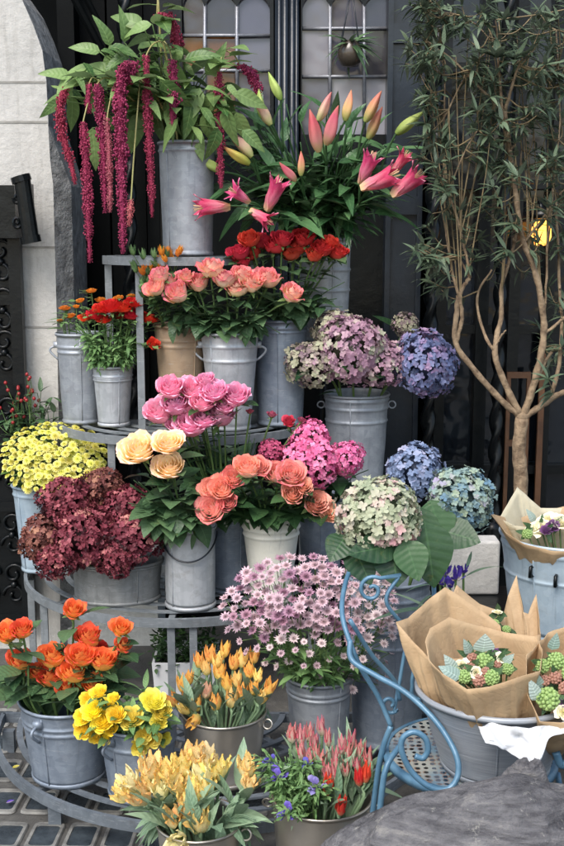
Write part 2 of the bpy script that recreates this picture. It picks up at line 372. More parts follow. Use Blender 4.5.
# pavement lights: cast grid with glass lenses
LENSRIM = plain('worn_cast_frame', lin(84, 84, 82), lin(140, 139, 134), 16, .8, 0, .6, 60, bdist=.006)
LENS = plain('dark_glass_lens', lin(34, 40, 46), lin(66, 74, 80), 16, .25, 0, .5, 20)
fr = MB(); gl = MB()
def rrect(cx, cy, a, b, r, z, rot):
    P = []
    for (sx, sy, q0) in ((1,1,0), (-1,1,1), (-1,-1,2), (1,-1,3)):
        for k in range(4):
            q = (q0+k/3)*PI/2; P.append((sx*(a-r)+r*math.cos(q), sy*(b-r)+r*math.sin(q)))
    c, s = math.cos(rot), math.sin(rot)
    return [Vector((cx+x*c-y*s, cy+x*s+y*c, z)) for x, y in P]
for row in range(7):
    for ci in range(15):
        x = -1.5+ci*.098+(row % 2)*.05; y = 2.30+row*.178-.02*x
        rot = -.05
        loops = [rrect(x, y, .043, .067, .016, .002, rot), rrect(x, y, .040, .063, .014, .007, rot), rrect(x, y, .032, .05, .01, .007, rot), rrect(x, y, .030, .048, .01, .001, rot)]
        fr.grid([list(q) for q in zip(*loops)], None, R.random(), True)
        gl.add(rrect(x, y, .031, .049, .01, .004, rot), [tuple(range(16))])
tag(fr.build('pavement_light_frame', LENSRIM, None, False), kind='structure')
tag(gl.build('pavement_light_glass', LENS, None, False), kind='structure')
# dark back wall of doorway, unseen soffit added to keep it dark, storey above
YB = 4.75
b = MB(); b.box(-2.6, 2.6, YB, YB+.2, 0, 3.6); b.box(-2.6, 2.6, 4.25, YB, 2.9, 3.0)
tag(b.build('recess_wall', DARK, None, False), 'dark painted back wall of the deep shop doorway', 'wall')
b = MB(); b.box(-6, 6, 4.15, 4.5, 2.95, 7); b.box(-6, -1.75, 4.15, 4.5, 0, 2.948); b.box(2.1, 6, 4.15, 4.5, 0, 2.948)
tag(b.build('facade_wall', PLINTH, None, False), 'grey stone facade wall around and above the dark doorway', 'wall')
# stone pier with shouldered top and chamfer
pe = [(60,640), (59,450), (57,330), (53,185), (50,160), (48,126), (48,120), (46,80), (42,50), (33,25), (22,0), (8,-20), (-14,-40)]
YP = 4.0
pier = thing('stone_pier', 'white painted stone pier with mortar joints at the far left of the shopfront', 'pier', (W(30,600,YP).x, YP, 0))
m = MB(); front = []; back = []; cham = []
for i, (x, y) in enumerate(pe):
    p = W(x, y, YP); z = 0 if i == 0 else p.z
    p = Vector((p.x, YP, z)); front.append(p)
    dxx = 14 if y >= 180 else (14*(y-126)/54 if y > 126 else 0)
    q = p+Vector((M(dxx, p)+.001, .001+M(dxx, p)*1.4, 0)); cham.append(q); back.append(Vector((q.x, 4.35, q.z)))
L0 = -1.5
fl = [Vector((L0, YP, p.z)) for p in front]
m.grid([fl, front]); 
m.build('pier_face', PAINTSTONE, pier, False)
c2 = MB(); c2.grid([front, cham]); c2.grid([cham, back]); c2.build('pier_reveal', DSTONE, pier, False)
jt = MB()
for y in (82, 122, 247, 327, 408, 500, 575):
    z = W(30, y, YP).z; xr = max(W(x, yy, YP).x for x, yy in pe if abs(yy-y) < 75 or yy > y) if y > 130 else W(46.5 if y < 100 else 47.7, y, YP).x
    xr = W(58 if y > 300 else (55 if y > 200 else (47.7 if y > 100 else 46.0)), y, YP).x
    jt.box(L0, xr-.002, YP-.002, YP+.004, z-.004, z+.003)
jt.build('mortar_joint', plain('mortar', lin(128, 126, 120), lin(158, 156, 150), 20, .9), pier, False)
# plinth stones at the wall foot
b = MB(); b.box(W(60,640,4.05).x, W(158,640,4.05).x, 4.06, 4.4, 0, .36); b.box(W(60,640,4.05).x-.01, W(158,640,4.05).x+.02, 4.03, 4.08, 0, .07)
tag(b.build('stone_plinth', PLINTH, None, False), 'low grey stone plinth beside the pier behind the tiered stand', 'plinth')
b = MB(); b.box(.25, 2.1, 4.3, 4.5, 0, .3); b.box(-.6, .25, 4.32, 4.5, 0, .16)
tag(b.build('door_step', DARK, None, False), 'dark stone door step along the foot of the shopfront', 'step')
# cast iron gate leaf at far left
gate = thing('iron_gate', 'black cast iron gate leaf with scrollwork panels beside the stone pier', 'gate', (W(0,620,3.9).x, 3.93, 0))
zt = W(0,178,3.9).z; zb = .12
xe = W(20,400,3.9).x
fm = MB(); fm.box(xe-.5, xe, 3.955, 3.965, zb, zt-.15); fm.box(xe-.03, xe+.012, 3.93, 3.97, zb, zt-.12)
for z in (zb, .55, .98, 1.30): fm.box(xe-.5, xe-.03, 3.935, 3.954, z, z+.035)
gfr = fm.build('frame', BLACK, gate, False)
for z0 in (.18, .37, .61, .80, 1.04, 1.19, 1.36):
    for xo in (-.06, -.15):
        for sg in (1, -1):
            P = []
            for i in range(22):
                q = i/21; a = q*7.2*sg+(0 if sg > 0 else PI); rr = .042*(1-q*.78); P.append((xe+xo+rr*math.cos(a), 3.944, z0+.09+rr*math.sin(a)+sg*.04))
            sm = MB(); sm.tube(P, .007, 5); sm.build('scroll', BLACK, gfr)
        sm = MB(); sm.ball((xe+xo, 3.944, z0+.09), .014, 8); sm.build('rosette', BLACK, gfr)
hg = MB(); a = W(-10,243,3.86); c = W(33,180,3.86)
hg.box(a.x-.2, W(14,200,3.86).x, 3.87, 3.93, W(0,238,3.86).z, W(0,185,3.86).z)
hg.box(W(12,0,3.86).x, W(24,0,3.86).x, 3.855, 3.9, W(0,236,3.86).z, W(0,184,3.86).z)
hg.tube([W(22,179,3.85), W(31,240,3.85)], .028, 14); hg.tube([W(20,176,3.85), W(22,182,3.85)], .034, 14); hg.tube([W(30,236,3.85), W(31.5,243,3.85)], .034, 14)
P = [W(17+5*math.cos(i*.5)*(1-i/20), 222+7*math.sin(i*.5)*(1-i/20), 3.85) for i in range(18)]; hg.tube(P, .006, 5)
P = [W(17-4*math.cos(i*.5)*(1-i/20), 198+6*math.sin(i*.5)*(1-i/20), 3.85) for i in range(18)]; hg.tube(P, .006, 5)
hg.build('hinge', BLACK, gate, False)
# barley twist columns
def twist(x_px, Y, z0, z1, r, label):
    x = W(x_px, 300, Y).x; t = thing('twisted_column', label, 'column', (x, Y, z0), 'barley twist iron columns')
    mm = MB(); n = 14; k = int((z1-z0)/.014); P = []
    for i in range(n):
        P.append([Vector((x+math.cos(2*PI*i/n)*q, Y+math.sin(2*PI*i/n)*q, z)) for z in [z0+.14+(z1-z0-.14)*j/k for j in range(k+1)] for q in [r*(1+.38*math.cos(2*(2*PI*i/n)-z*52))]])
    mm.grid(P, None, .5, True); mm.build('shaft', BLACK, t)
    bb = MB(); bb.lathe([(0, z0), (r*2.2, z0), (r*2.2, z0+.06), (r*1.5, z0+.08), (r*1.8, z0+.11), (r*1.2, z0+.14), (0, z0+.14)], 18, (x, Y, 0)); bb.build('base', BLACK, t)
twist(131, 4.28, 0, 2.9, .022, 'black barley twist column behind the dangling amaranth')
twist(431, 4.22, .3, 2.9, .022, 'black barley twist column between the lilies and the tree')
twist(500, 4.22, .3, 2.9, .02, 'black barley twist column right behind the tree trunk')
# leaded doors
GLASS = None
def glass_mat():
    k = NT('leaded_glass'); v = k.attr('v')
    c = k.ramp(v, [(.0, lin(124, 76, 26)), (.18, lin(88, 56, 30)), (.22, lin(44, 44, 52)), (.6, lin(84, 85, 98)), (1, lin(160, 160, 168))])  # grey to whitish stops paint street reflections into the pane colour
    c.node.color_ramp.interpolation = 'LINEAR'
    c = k.mix(.35, c, k.ramp(k.noise(9, 4), [(.3, lin(60, 62, 68)), (.7, lin(130, 130, 138))]), 'SOFT_LIGHT')
    p = k.n('BsdfPrincipled', Base_Color=c, Roughness=.12, Specular_IOR_Level=.7)
    k.t.links.new(k.bump(k.noise(6, 2), .28, .02), p.inputs['Normal'])
    return k.fin(p)
GLASS = glass_mat(); LEAD = plain('lead_came', lin(120, 122, 130), lin(156, 158, 164), 30, .4, .5, .2)
def door(label, xs, ys, vals, x0, x1, Y=4.42):
    A = lambda x, y: W(x, y, Y)
    t = thing('leaded_door', label, 'door', ((A(x0,300).x+A(x1,300).x)/2, Y, 0.17), 'leaded glass doors')
    pn = MB(); cm = MB()
    for i in range(len(xs)-1):
        for j in range(len(ys)-1):
            a, bq = A(xs[i], ys[j]), A(xs[i+1], ys[j+1]); tz = R.uniform(-.006, .006); tx = R.uniform(-.006, .006)
            pn.add([Vector((a.x, Y+tz, a.z)), Vector((bq.x, Y+tx, a.z)), Vector((bq.x, Y-tz, bq.z)), Vector((a.x, Y-tx, bq.z))], [(3,2,1,0)], None, vals[j % len(vals)][i % 3])
    pn.build('glass_pane', GLASS, t, False)
    for x in xs[1:-1]: cm.tube([A(x, ys[0])+Vector((0,-.012,0)), A(x, ys[-1])+Vector((0,-.012,0))], .008, 6)
    for y in ys[1:-1]: cm.tube([A(xs[0], y)+Vector((0,-.012,0)), A(xs[-1], y)+Vector((0,-.012,0))], .007, 6)
    cm.build('lead_came', LEAD, t)
    f = MB(); xa, xb = A(x0,300).x, A(x1,300).x; xi, xj = A(xs[0],60).x, A(xs[-1],60).x; zt, zm = A(0, ys[0]).z, A(0, ys[-1]).z
    f.box(xa, xi, Y-.03, Y+.03, .17, 2.9); f.box(xj, xb, Y-.03, Y+.03, .17, 2.9); f.box(xi, xj, Y-.028, Y+.028, zt, 2.9); f.box(xi, xj, Y-.028, Y+.028, zm-.12, zm)
    f.box(xi, xj, Y-.01, Y+.02, .3, zm-.12); f.box(xi, xj, Y-.028, Y+.028, .17, .3)
    for z in (.75, 1.1): f.box(xi, xj, Y-.026, Y-.011, z, z+.05)
    # cusped tracery head
    for i in range(len(xs)-1):
        xl, xr = A(xs[i], 20).x, A(xs[i+1], 20).x; z0 = A(0, 8).z; pts = []
        for k in range(13):
            q = k/12; pts.append(Vector((xl+(xr-xl)*q, Y-.02, z0+.05*math.sin(PI*q)**.7)))
        f.grid([pts, [Vector((p.x, Y-.02, zt+.001)) for p in pts]]); f.grid([pts, [p+Vector((0,.018,0)) for p in pts]])
    f.build('frame', BLACK, t, False)
door('black door with amber and grey leaded panes above the amaranth vase', [183, 205, 237, 270], [-12, 36, 71, 118], [(.45, .3, .62), (.04, .1, .66), (.3, .12, .5)], 160, 274)
door('black door with lilac grey leaded panes above the lilies', [302, 330, 364, 397], [-12, 29, 77, 135], [(.7, .62, .3), (.9, .5, .33), (.66, .95, 1.0)], 300, 404)
st = thing('door_post', 'glossy black moulded post between the two leaded doors', 'post', (W(287,300,4.36).x, 4.36, .17))
f = MB(); xa, xb = W(275,100,4.36).x, W(299,100,4.36).x
f.box(xa, xb, 4.37, 4.45, .17, 2.9); 
for q, rr in ((.18, .010), (.42, .014), (.72, .012), (.9, .007)): f.tube([(xa+(xb-xa)*q, 4.362, .17), (xa+(xb-xa)*q, 4.362, 2.9)], rr, 8)
f.build('moulding', BLACKB, st, True)
st = thing('pilaster', 'blue black panelled pilaster to the right of the leaded doors', 'pilaster', (W(408,300,4.34).x, 4.34, 0))
f = MB(); xa, xb = W(387,100,4.34).x, W(424,100,4.34).x
f.box(xa, xb, 4.345, 4.5, 0, 2.9)
for a_, b_ in ((0, .14), (.86, 1)): f.box(xa+(xb-xa)*a_, xa+(xb-xa)*b_, 4.325, 4.346, 0, 2.9)
for z in (.3, 1.0, 1.62, 2.25): f.box(xa+(xb-xa)*.14, xa+(xb-xa)*.86, 4.327, 4.346, z, z+.07)
f.build('panel', BLACKB, st, False)
hp = thing('hanging_plant', 'small leafy plant in a round glass bowl hanging before the right leaded door', 'plant', W(350,54,4.33))
f = MB(); c_ = W(350,54,4.33); f.lathe([(0,-.05), (.03,-.044), (.048,-.015), (.05,.01), (.036,.038), (.03,.046), (.026,.044), (.044,.01), (.04,-.015), (0,-.044)], 20, c_); f.build('bowl', plain('brown_bowl', lin(46, 40, 34), lin(82, 74, 66), 9, .2, 0, .2, 14), hp)
f = MB(); f.tube([c_+Vector((-.034,0,.03)), W(352,-14,4.36)], .0025, 5); f.tube([c_+Vector((.034,0,.03)), W(352,-14,4.36)], .0025, 5); f.build('hanger', BLACKB, hp)
f = MB()
for q in range(34):
    a = R.uniform(0, 6.28); d = Vector((math.cos(a), math.sin(a)*.4-.2, R.uniform(-.3, .9))); f.leaf(c_+Vector((0,-.01,.03)), d, (0,-.5,1), R.uniform(.06,.11), .018, R.uniform(.3,1.1), .2, .85, 6)
f.build('foliage', LROSE, hp)
# recess at left: dark jamb, panel strips
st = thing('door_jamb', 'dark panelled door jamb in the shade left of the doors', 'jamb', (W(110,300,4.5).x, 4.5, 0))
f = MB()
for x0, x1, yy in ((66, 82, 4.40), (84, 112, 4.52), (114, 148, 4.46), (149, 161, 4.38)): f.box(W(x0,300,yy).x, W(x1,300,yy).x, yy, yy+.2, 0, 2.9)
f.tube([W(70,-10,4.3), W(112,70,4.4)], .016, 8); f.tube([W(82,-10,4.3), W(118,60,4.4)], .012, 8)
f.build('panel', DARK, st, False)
# shop window on the right
sw = thing('shop_window', 'dark glazed shop window with brown frames behind the tree', 'window', (W(520,400,4.4).x, 4.4, .3))
f = MB()
for x0, x1 in ((436, 446), (476, 488), (508, 519), (546, 553), (590, 640)): f.box(W(x0,300,4.4).x, W(x1,300,4.4).x, 4.38, 4.46, .3, 2.9)
for y in (68, 185, 330, 470): z = W(0,y,4.4).z; f.box(W(446,0,4.4).x, W(600,0,4.4).x, 4.395, 4.44, z-.015, z+.02)
f.build('frame', BLACK, sw, False)
WOODB = plain('brown_wood_frame', lin(74, 48, 30), lin(112, 76, 48), 9, .5, 0, .3, 30)
f = MB()
for x0, x1, y0, y1 in ((520, 524, 372, 548), (541, 545, 372, 548), (524, 541, 372, 378), (524, 541, 440, 446), (554, 560, 330, 548)): f.box(W(x0,0,4.37).x, W(x1,0,4.37).x, 4.362, 4.378, W(0,y1,4.37).z, W(0,y0,4.37).z)
f.build('sash', WOODB, sw, False)
k = NT('dark_window_glass'); p = k.n('BsdfPrincipled', Base_Color=k.ramp(k.noise(2.2, 5), [(.35, lin(14, 18, 22)), (.6, lin(22, 28, 36)), (.75, lin(36, 44, 58))]), Roughness=.1, Specular_IOR_Level=.5)
k.t.links.new(k.bump(k.noise(4, 3), .4, .03), p.inputs['Normal']); DG = k.fin(p)
f = MB(); f.box(W(440,0,4.43).x, W(620,0,4.43).x, 4.445, 4.455, .3, 2.9); f.build('glass', DG, sw, False)
lp = thing('wall_lamp', 'small warm lit lamp glowing behind the leaves of the tree', 'lamp', W(541,232,4.3))
f = MB(); f.lathe([(0,-.045), (.028,-.04), (.04,-.01), (.038,.02), (.018,.05), (0,.055)], 16, W(541,234,4.28)); f.build('bulb', emit('warm_bulb', (1, .38, .06, 1), 2.2), lp)
f = MB(); c = W(541,234,4.28); f.lathe([(.02,.056), (.045,.058), (.05,.075), (.01,.1), (0,.1)], 16, c); f.tube([c+Vector((0,0,.09)), c+Vector((0,.03,.12)), c+Vector((0,.1,.12))], .008, 6); f.build('bracket', BLACK, lp)
# ------------------------------------------------------------------ stands
def dtier(m, cx, yb, a, bq, z, slats=6, rim=.03):
    arc = lambda k: [Vector((cx-k*a*math.cos(PI*i/40), yb-k*bq*math.sin(PI*i/40), z-.016)) for i in range(41)]
    m.bar(arc(1), .012, rim); m.bar([arc(1)[0], arc(1)[-1]], .012, rim)
    for s in range(1, slats+1):
        q = 1-s/(slats+.6)*.95
        pts = [p+Vector((0,0,.012)) for p in arc(q)]; m.bar(pts, .018, .006)
    for an in (.25, .5, .75):
        m.bar([Vector((cx, yb-.002, z-.018)), Vector((cx-a*.99*math.cos(PI*an), yb-bq*.99*math.sin(PI*an), z-.018))], .02, .012)
ps = thing('plant_stand', 'grey painted iron half round plant stand with three tiers against the doorway', 'plant stand', (-.35, 3.9, 0))
TI = {1: (-.35, 3.93, .27, .27, 1.475), 2: (-.35, 3.92, .44, .36, .894), 3: (-.35, 3.9, .57, .57, .36)}
for k in (1, 2, 3):
    m = MB(); dtier(m, *TI[k], 7 if k == 3 else 5, .028); m.build('tier', STANDM, ps, False)
def leg(cx, yb, a, bq, an, z0, z1):
    m = MB(); x = cx-(a-.014)*math.cos(PI*an); y = yb-(bq-.014)*math.sin(PI*an); m.box(x-.012, x+.012, y-.006, y+.006, z0, z1-.034); m.build('leg', STANDM, ps, False)
for an in (.05, .34, .95): leg(*TI[1][:4], an, TI[2][4], TI[1][4])
for an in (.04, .33, .7, .96): leg(*TI[2][:4], an, TI[3][4], TI[2][4])
for an in (.04, .2, .5, .54, .8, .96): leg(*TI[3][:4], an, 0, TI[3][4])
ls = thing('low_stand', 'low grey iron half round slatted stand standing on the pavement', 'plant stand', (-.2, 3.216, 0))
m = MB(); dtier(m, -.2, 3.216, .656, .656, .098, 9, .03); m.build('tier', STANDD, ls, False)
for an in (.03, .28, .5, .75, .97):
    m = MB(); x = -.2-.63*math.cos(PI*an); y = 3.216-.63*math.sin(PI*an); m.box(x-.017, x+.017, y-.012, y+.012, 0, .068); m.build('leg', STANDD, ls, False)
def pedestal(x, y, z, r, label):
    t = thing('pedestal', label, 'pedestal', (x, y, 0)); m = MB(); m.lathe([(0, z-.02), (r, z-.02), (r, z-.002), (0, z-.002)], 28, (x, y, 0)); m.build('top', BLACK, t, False)
    m = MB(); m.tube([(x, y, .02), (x, y, z-.02)], .014, 8)
    for q in range(3): m.tube([(x, y, .14), (x+.06*math.cos(q*2.1), y+.05*math.sin(q*2.1), .06), (x+.1*math.cos(q*2.1), y+.09*math.sin(q*2.1), .004)], .009, 6)
    m.build('post', BLACK, t)
# ------------------------------------------------------------------ buckets
class Bk: pass
def bucket(label, px, Y, z0, h, rt, rb, mat, ribs=(.86,), ears=True, name='flower_bucket', bail=False, sx=1.0, x=None, ringh=False, lip=.006, group='metal flower buckets', ang=0, ribw=.004):
    b = Bk(); b.x = W(px, 423, Y).x*1.0 if x is None else x
    if x is None:
        zc = z0+h*.6; dep = Y*math.cos(TILT)+(CZ-zc)*math.sin(TILT); b.x = (px-282)/FPX*dep
    b.y = Y; b.z0 = z0; b.z1 = z0+h; b.rt = rt; b.rb = rb; b.sx = sx
    b.o = thing(name, label, 'bucket', (b.x, Y, z0), group)
    prof = [(0, .004), (rb*.9, .004), (rb*.93, 0), (rb+.003, 0), (rb+.004, .008), (rb, .014)]
    ks = sorted(ribs); N = 26
    for i in range(N+1):
        q = .05+.94*i/N; r = rb+(rt-rb)*q
        for k in ks: r += ribw*math.exp(-((q-k)*h/.0045)**2)
        prof.append((r, q*h))
    extra = []
    for k in ks:
        for dq in (-.009, -.0045, 0, .0045, .009):
            q = k+dq/h; extra.append((rb+(rt-rb)*q+ribw*math.exp(-(dq/.0045)**2), q*h))
    side = sorted(prof[6:]+extra, key=lambda e: e[1]); prof = prof[:6]+side
    prof += [(rt+lip*.6, h-lip), (rt+lip, h), (rt+lip*.5, h+lip*.8), (rt-.002, h+lip*.4), (rt-.004, h-.01), (rb+(rt-rb)*.5-.004, h*.5), (rb-.004, .02), (0, .012)]
    m = MB(); m.lathe([(r, z+z0) for r, z in prof], 56, (b.x, Y, 0), sx)
    for v in m.v:
        rx = v.x-b.x; ry = v.y-Y; f = 1+.022*mnoise.noise(Vector((v.x*9, v.y*9, v.z*7)))+.008*mnoise.noise(v*26); v.x = b.x+rx*f; v.y = Y+ry*f
    bo = m.build('body', mat, b.o)
    if mat not in (CREAM, TIN):
        an = -PI/2+R.uniform(-.8, .8); sm_ = MB(); sm_.tube([Vector((b.x+math.cos(an)*(rb+(rt-rb)*q)*sx*1.006, Y+math.sin(an)*(rb+(rt-rb)*q)*1.006, z0+h*q)) for q in (.04, .25, .5, .75, .95)], .0022, 5); sm_.build('seam', mat, bo)
    if ears:
        for sg in (-1, 1):
            m = MB(); P = []
            zc = z0+h*.88; rr = rb+(rt-rb)*.88
            ex = Vector((math.cos(ang)*sg, math.sin(ang)*sg, 0)); et = Vector((-ex.y, ex.x, 0)); c = Vector((b.x, Y, zc))
            if ringh:
                for i in range(17): q = 2*PI*i/16; P.append(c+ex*(rr*sx+.014+.014*math.cos(q)*.9)+Vector((0,0,.012*math.sin(q)))+et*0.004*math.sin(q))
                m.tube(P, .0028, 6, False)
            else:
                for i in range(13):
                    q = PI*i/12; P.append(c+ex*(rr*sx-.003+.030*math.sin(q))+Vector((0,0,-.004-.05*(i/12)+.03*math.sin(q)*.3)))
                m.tube(P, .0042, 6)
                m.box(c.x+ex.x*rr*sx-.012, c.x+ex.x*rr*sx+.012, c.y-.012+ex.y*rr, c.y+.012+ex.y*rr, zc-.012, zc+.008)
            m.build('handle', mat, b.o)
    if bail:
        m = MB(); P = []
        for i in range(25):
            q = PI*i/24; P.append(Vector((b.x-(rt+.006)*math.cos(q), Y-.0-(rt+.02)*math.sin(q)*.93, z0+h*.93-.075*math.sin(q))))
        m.tube(P, .003, 6); m.build('bail_handle', BLACKB, b.o)
    return b
z1, z2, z3, z4 = 1.477, .896, .362, .1
BA = bucket('tall plain grey vase alone on the top tier holding amaranth', 187, 3.77, z1, .365, .092, .082, ZINC, (.93,), False)
pedestal(.15, 4.0, 1.17, .1, 'slim black iron pedestal under the lily bucket'); 
BL = bucket('ribbed grey bucket of lilies at the back behind red roses', 324, 4.0, 1.17, .36, .095, .085, ZINCL, (.5, .7, .93), False, x=.15)
BC = bucket('tall grey vase of red roses at right end of the middle tier', 288, 3.83, z2, .36, .092, .078, ZINCB, (.9, .93), False, x=-.005)
BD = bucket('whitish tapered bucket with side ears under the pink and cream roses', 230, 3.73, z2, .325, .098, .068, ZINCL, (.72, .87), True)
BE = bucket('brown tan enamel bucket between two grey ones on the middle tier', 181, 3.79, z2, .345, .088, .066, TAN, (.8, .86), False)
BF = bucket('tall grey bucket with ear handle at left end of the middle tier', 80, 3.86, z2, .31, .078, .064, ZINC, (.86, .8), True)
BG = bucket('small light grey bucket of red ranunculus on the middle tier', 113, 3.79, z2, .205, .068, .052, ZINCL, (.78, .84), False)
BH = bucket('pale blue grey vase under the yellow chrysanthemums', 38, 3.85, z3, .31, .085, .062, PALEBLUE, (.9,), False)
BJ = bucket('low oval zinc tub full of dark red hydrangeas', 117, 3.53, z3, .13, .105, .098, ZINCD, (.93,), False, sx=1.42)
BK = bucket('straight grey can with thin wire bail handle under the peach roses', 190, 3.46, z3, .262, .082, .08, ZINCL, (), False, bail=True, ribw=.002)
BLp = bucket('plain blue grey vase squeezed between wire handled can and cream bucket', 230, 3.62, z3, .26, .074, .066, ZINCB, (.92,), False)
BM = bucket('cream white enamel bucket holding coral roses', 271, 3.51, z3, .282, .095, .064, CREAM, (.8, .88), False)
BN = bucket('grey blue bucket of pink hydrangeas behind the cream bucket', 322, 3.72, z3, .3, .085, .062, ZINCB, (.9,), False, x=.135)
pedestal(.262, 3.86, .67, .1, 'slim black iron pedestal under the mauve hydrangea bucket')
BO = bucket('grey double ringed bucket of mauve hydrangeas behind the others', 358, 3.86, .67, .325, .113, .095, ZINC, (.72, .86, .95), True, x=.262, ringh=True)
BP = bucket('tall blue grey ringed vase standing behind the blue chair', 388, 3.05, z4, .49, .118, .098, ZINCB, (.62, .72, .9), False)
BR = bucket('grey bucket with one bold ring holding mauve astrantia', 319, 2.95, z4, .232, .092, .078, ZINC, (.8, .86), False)
BU = bucket('large blue grey bucket of orange roses on the low stand', 68, 2.83, z4, .216, .126, .098, ZINCB, (.72, .80), True, ang=1.1)
BV = bucket('squat blue grey bucket of yellow ranunculus on the low stand', 139, 2.73, z4, .2, .102, .08, ZINCB, (.75,), True, ang=.9)
BW = bucket('shiny tin bucket of orange tulips on the low stand', 224, 2.82, z4, .182, .112, .096, TIN, (), True, ringh=True, ang=-.3, lip=.004)
BX = bucket('shiny tin bucket of parrot tulips standing on the pavement in front', 200, 2.38, .002, .21, .098, .08, TIN, (), True, ringh=True, ang=-.2, lip=.004)
BY = bucket('shiny tin bucket of red tulips and blue anemones on the pavement', 322, 2.42, .002, .25, .117, .1, TIN, (), True, ringh=True, ang=-.15, lip=.004)
BI = bucket('narrow dark vase of purple irises behind the wrapped bouquets', 450, 2.76, .002, .48, .055, .05, ZINCB, (.9,), False)
# ------------------------------------------------------------------ flowers
ORD = ['first', 'second', 'third', 'fourth', 'fifth', 'sixth', 'seventh', 'eighth', 'ninth', 'tenth', 'eleventh', 'twelfth']
CAMV = Vector((0, -.94, .2))
def rows(heads, nrow):
    idx = sorted(range(len(heads)), key=lambda i: heads[i][1]); per = math.ceil(len(idx)/nrow); out = {}
    for r in range(nrow):
        q = sorted(idx[r*per:(r+1)*per], key=lambda i: heads[i][0])
        for k, i in enumerate(q): out[i] = (r, k, len(q))
    return out
def rank(heads, i, cache):
    n = len(heads); nrow = 1 if n <= 6 else (2 if n <= 13 else 3)
    if 'r' not in cache: cache['r'] = rows(heads, nrow)
    r, k, m = cache['r'][i]
    pos = 'leftmost' if k == 0 else ('rightmost' if k == m-1 else ORD[k]+' from left')
    rn = {1: '', 2: (' in upper row', ' in lower row'), 3: (' in top row', ' in middle row', ' in bottom row')}[nrow]
    return pos+(rn[r] if rn else '')
def route(bk, P, spread=.7, rootspread=.5):
    c = Vector((bk.x, bk.y, 0)); d = Vector((P.x-c.x, P.y-c.y, 0)); mx = bk.rt*spread
    e = Vector((d.x, d.y, 0))
    lim = Vector((e.x/(bk.sx), e.y, 0)).length
    if lim > mx: e *= mx/lim
    ex = c+e+Vector((R.uniform(-.008,.008), R.uniform(-.008,.008), bk.z1+.004))
    ro = c-e*rootspread*.6+Vector((R.uniform(-.01,.01), R.uniform(-.01,.01), bk.z0+.025))
    if P.z < ex.z+.03: ex.z = min(ex.z+.02, bk.z1+.02)
    return ro, ex
def foliage(path_pts, n, L, Wd, mat, parent, name='foliage', out=None, droop=.35, fold=.2, q0=.0, q1=.85, wave=.0, tip=1.0, up=.25):
    m = MB(); k = len(path_pts)-1
    for i in range(n):
        q = q0+(q1-q0)*(i+R.random())/n; j = min(k-1, int(q*k)); o = path_pts[j].lerp(path_pts[j+1], q*k-j)
        a = R.uniform(0, 6.28); d = Vector((math.cos(a), math.sin(a)-.35, up+R.uniform(-.3, .3)))
        if out is not None: d += out*R.uniform(0, .8)
        d.normalize(); l = L*R.uniform(.65, 1.2)
        if R.random() < .8: m.tube([o, o+d*l*.3], .0012, 4, False, .7)
        m.leaf(o+d*l*.25, d, (R.uniform(-.3,.3), R.uniform(-.3,.3), 1), l, Wd*R.uniform(.8, 1.15)*l/L, R.uniform(.1, 1)*droop, fold, tip, 6, None, wave)
    return m.build(name, mat, parent)
def recolor(meshes, mat):
    out = []
    for me in meshes:
        c = me.copy(); c.materials.clear(); c.materials.append(mat); out.append(c)
    return out
DUM = bpy.data.materials.new('unused')
ROSE = [petals(28, (.12, .76), (1.15, 1.0), (2.0, .95), .13, .38, seed=s).mesh('rose_bloom', DUM) for s in (1, 2, 3, 4)]
ROSEO = [petals(34, (.10, .92), (1.10, .90), (1.55, .85), .16, .38, seed=s, open_=.05).mesh('rose_bloom', DUM) for s in (5, 6, 7, 8)]
ROSET = [petals(18, (.14, .72), (1.25, .95), (2.1, .9), .2, .48, seed=s).mesh('rose_bloom', DUM) for s in (9, 10, 11)]
RANU = [petals(44, (.1, .95), (.85, .5), (.7, .5), .1, .42, nu=5, nv=5, seed=s, point=.1, crink=0).mesh('ranunculus_bloom', DUM) for s in (12, 13, 14)]
RANUO = [petals(40, (.1, 1.0), (.85, .5), (.75, .55), .16, .45, nu=6, nv=5, seed=s, open_=.06, point=.08, crink=.2).mesh('ranunculus_bloom', DUM) for s in (15, 16, 17)]
TUL = [petals(6, (.40, .50), (1.75, 1.6), (.85, .95), .0, .38, gold=2.094+.35, seed=s, point=.45, jitter=.04).mesh('tulip_bloom', DUM) for s in (18, 19, 20)]
TULS = [petals(6, (.32, .42), (2.15, 2.0), (.95, 1.0), .0, .4, gold=2.44, seed=s, point=.6, jitter=.06).mesh('tulip_bloom', DUM) for s in (21, 22, 23)]
PARR = [petals(8, (.36, .6), (1.7, 1.45), (.75, .7), .16, .45, gold=2.44, nu=9, nv=8, rag=.085, seed=s, point=.3, jitter=.1, open_=.1).mesh('tulip_bloom', DUM) for s in (24, 25, 26, 27)]
HYD = [hydra(s, 300, .85, .135, .22).mesh('hydrangea_bloom', DUM) for s in (31, 32, 33)]
HYDB = [hydra(s, 470, .88, .112, .25, 1.1).mesh('hydrangea_bloom', DUM) for s in (34, 35)]
HYDD = [hydra(s, 300, .85, .135, .5, 1.2).mesh('hydrangea_bloom', DUM) for s in (36, 37, 38)]
STAR = [starflower(s).mesh('astrantia_bloom', DUM) for s in (41, 42, 43)]
BUT = [button(s).mesh('button_bloom', DUM) for s in (44, 45)]
ANE = [anem(s).mesh('anemone_bloom', DUM) for s in (46, 47)]
def G(mat): return mat
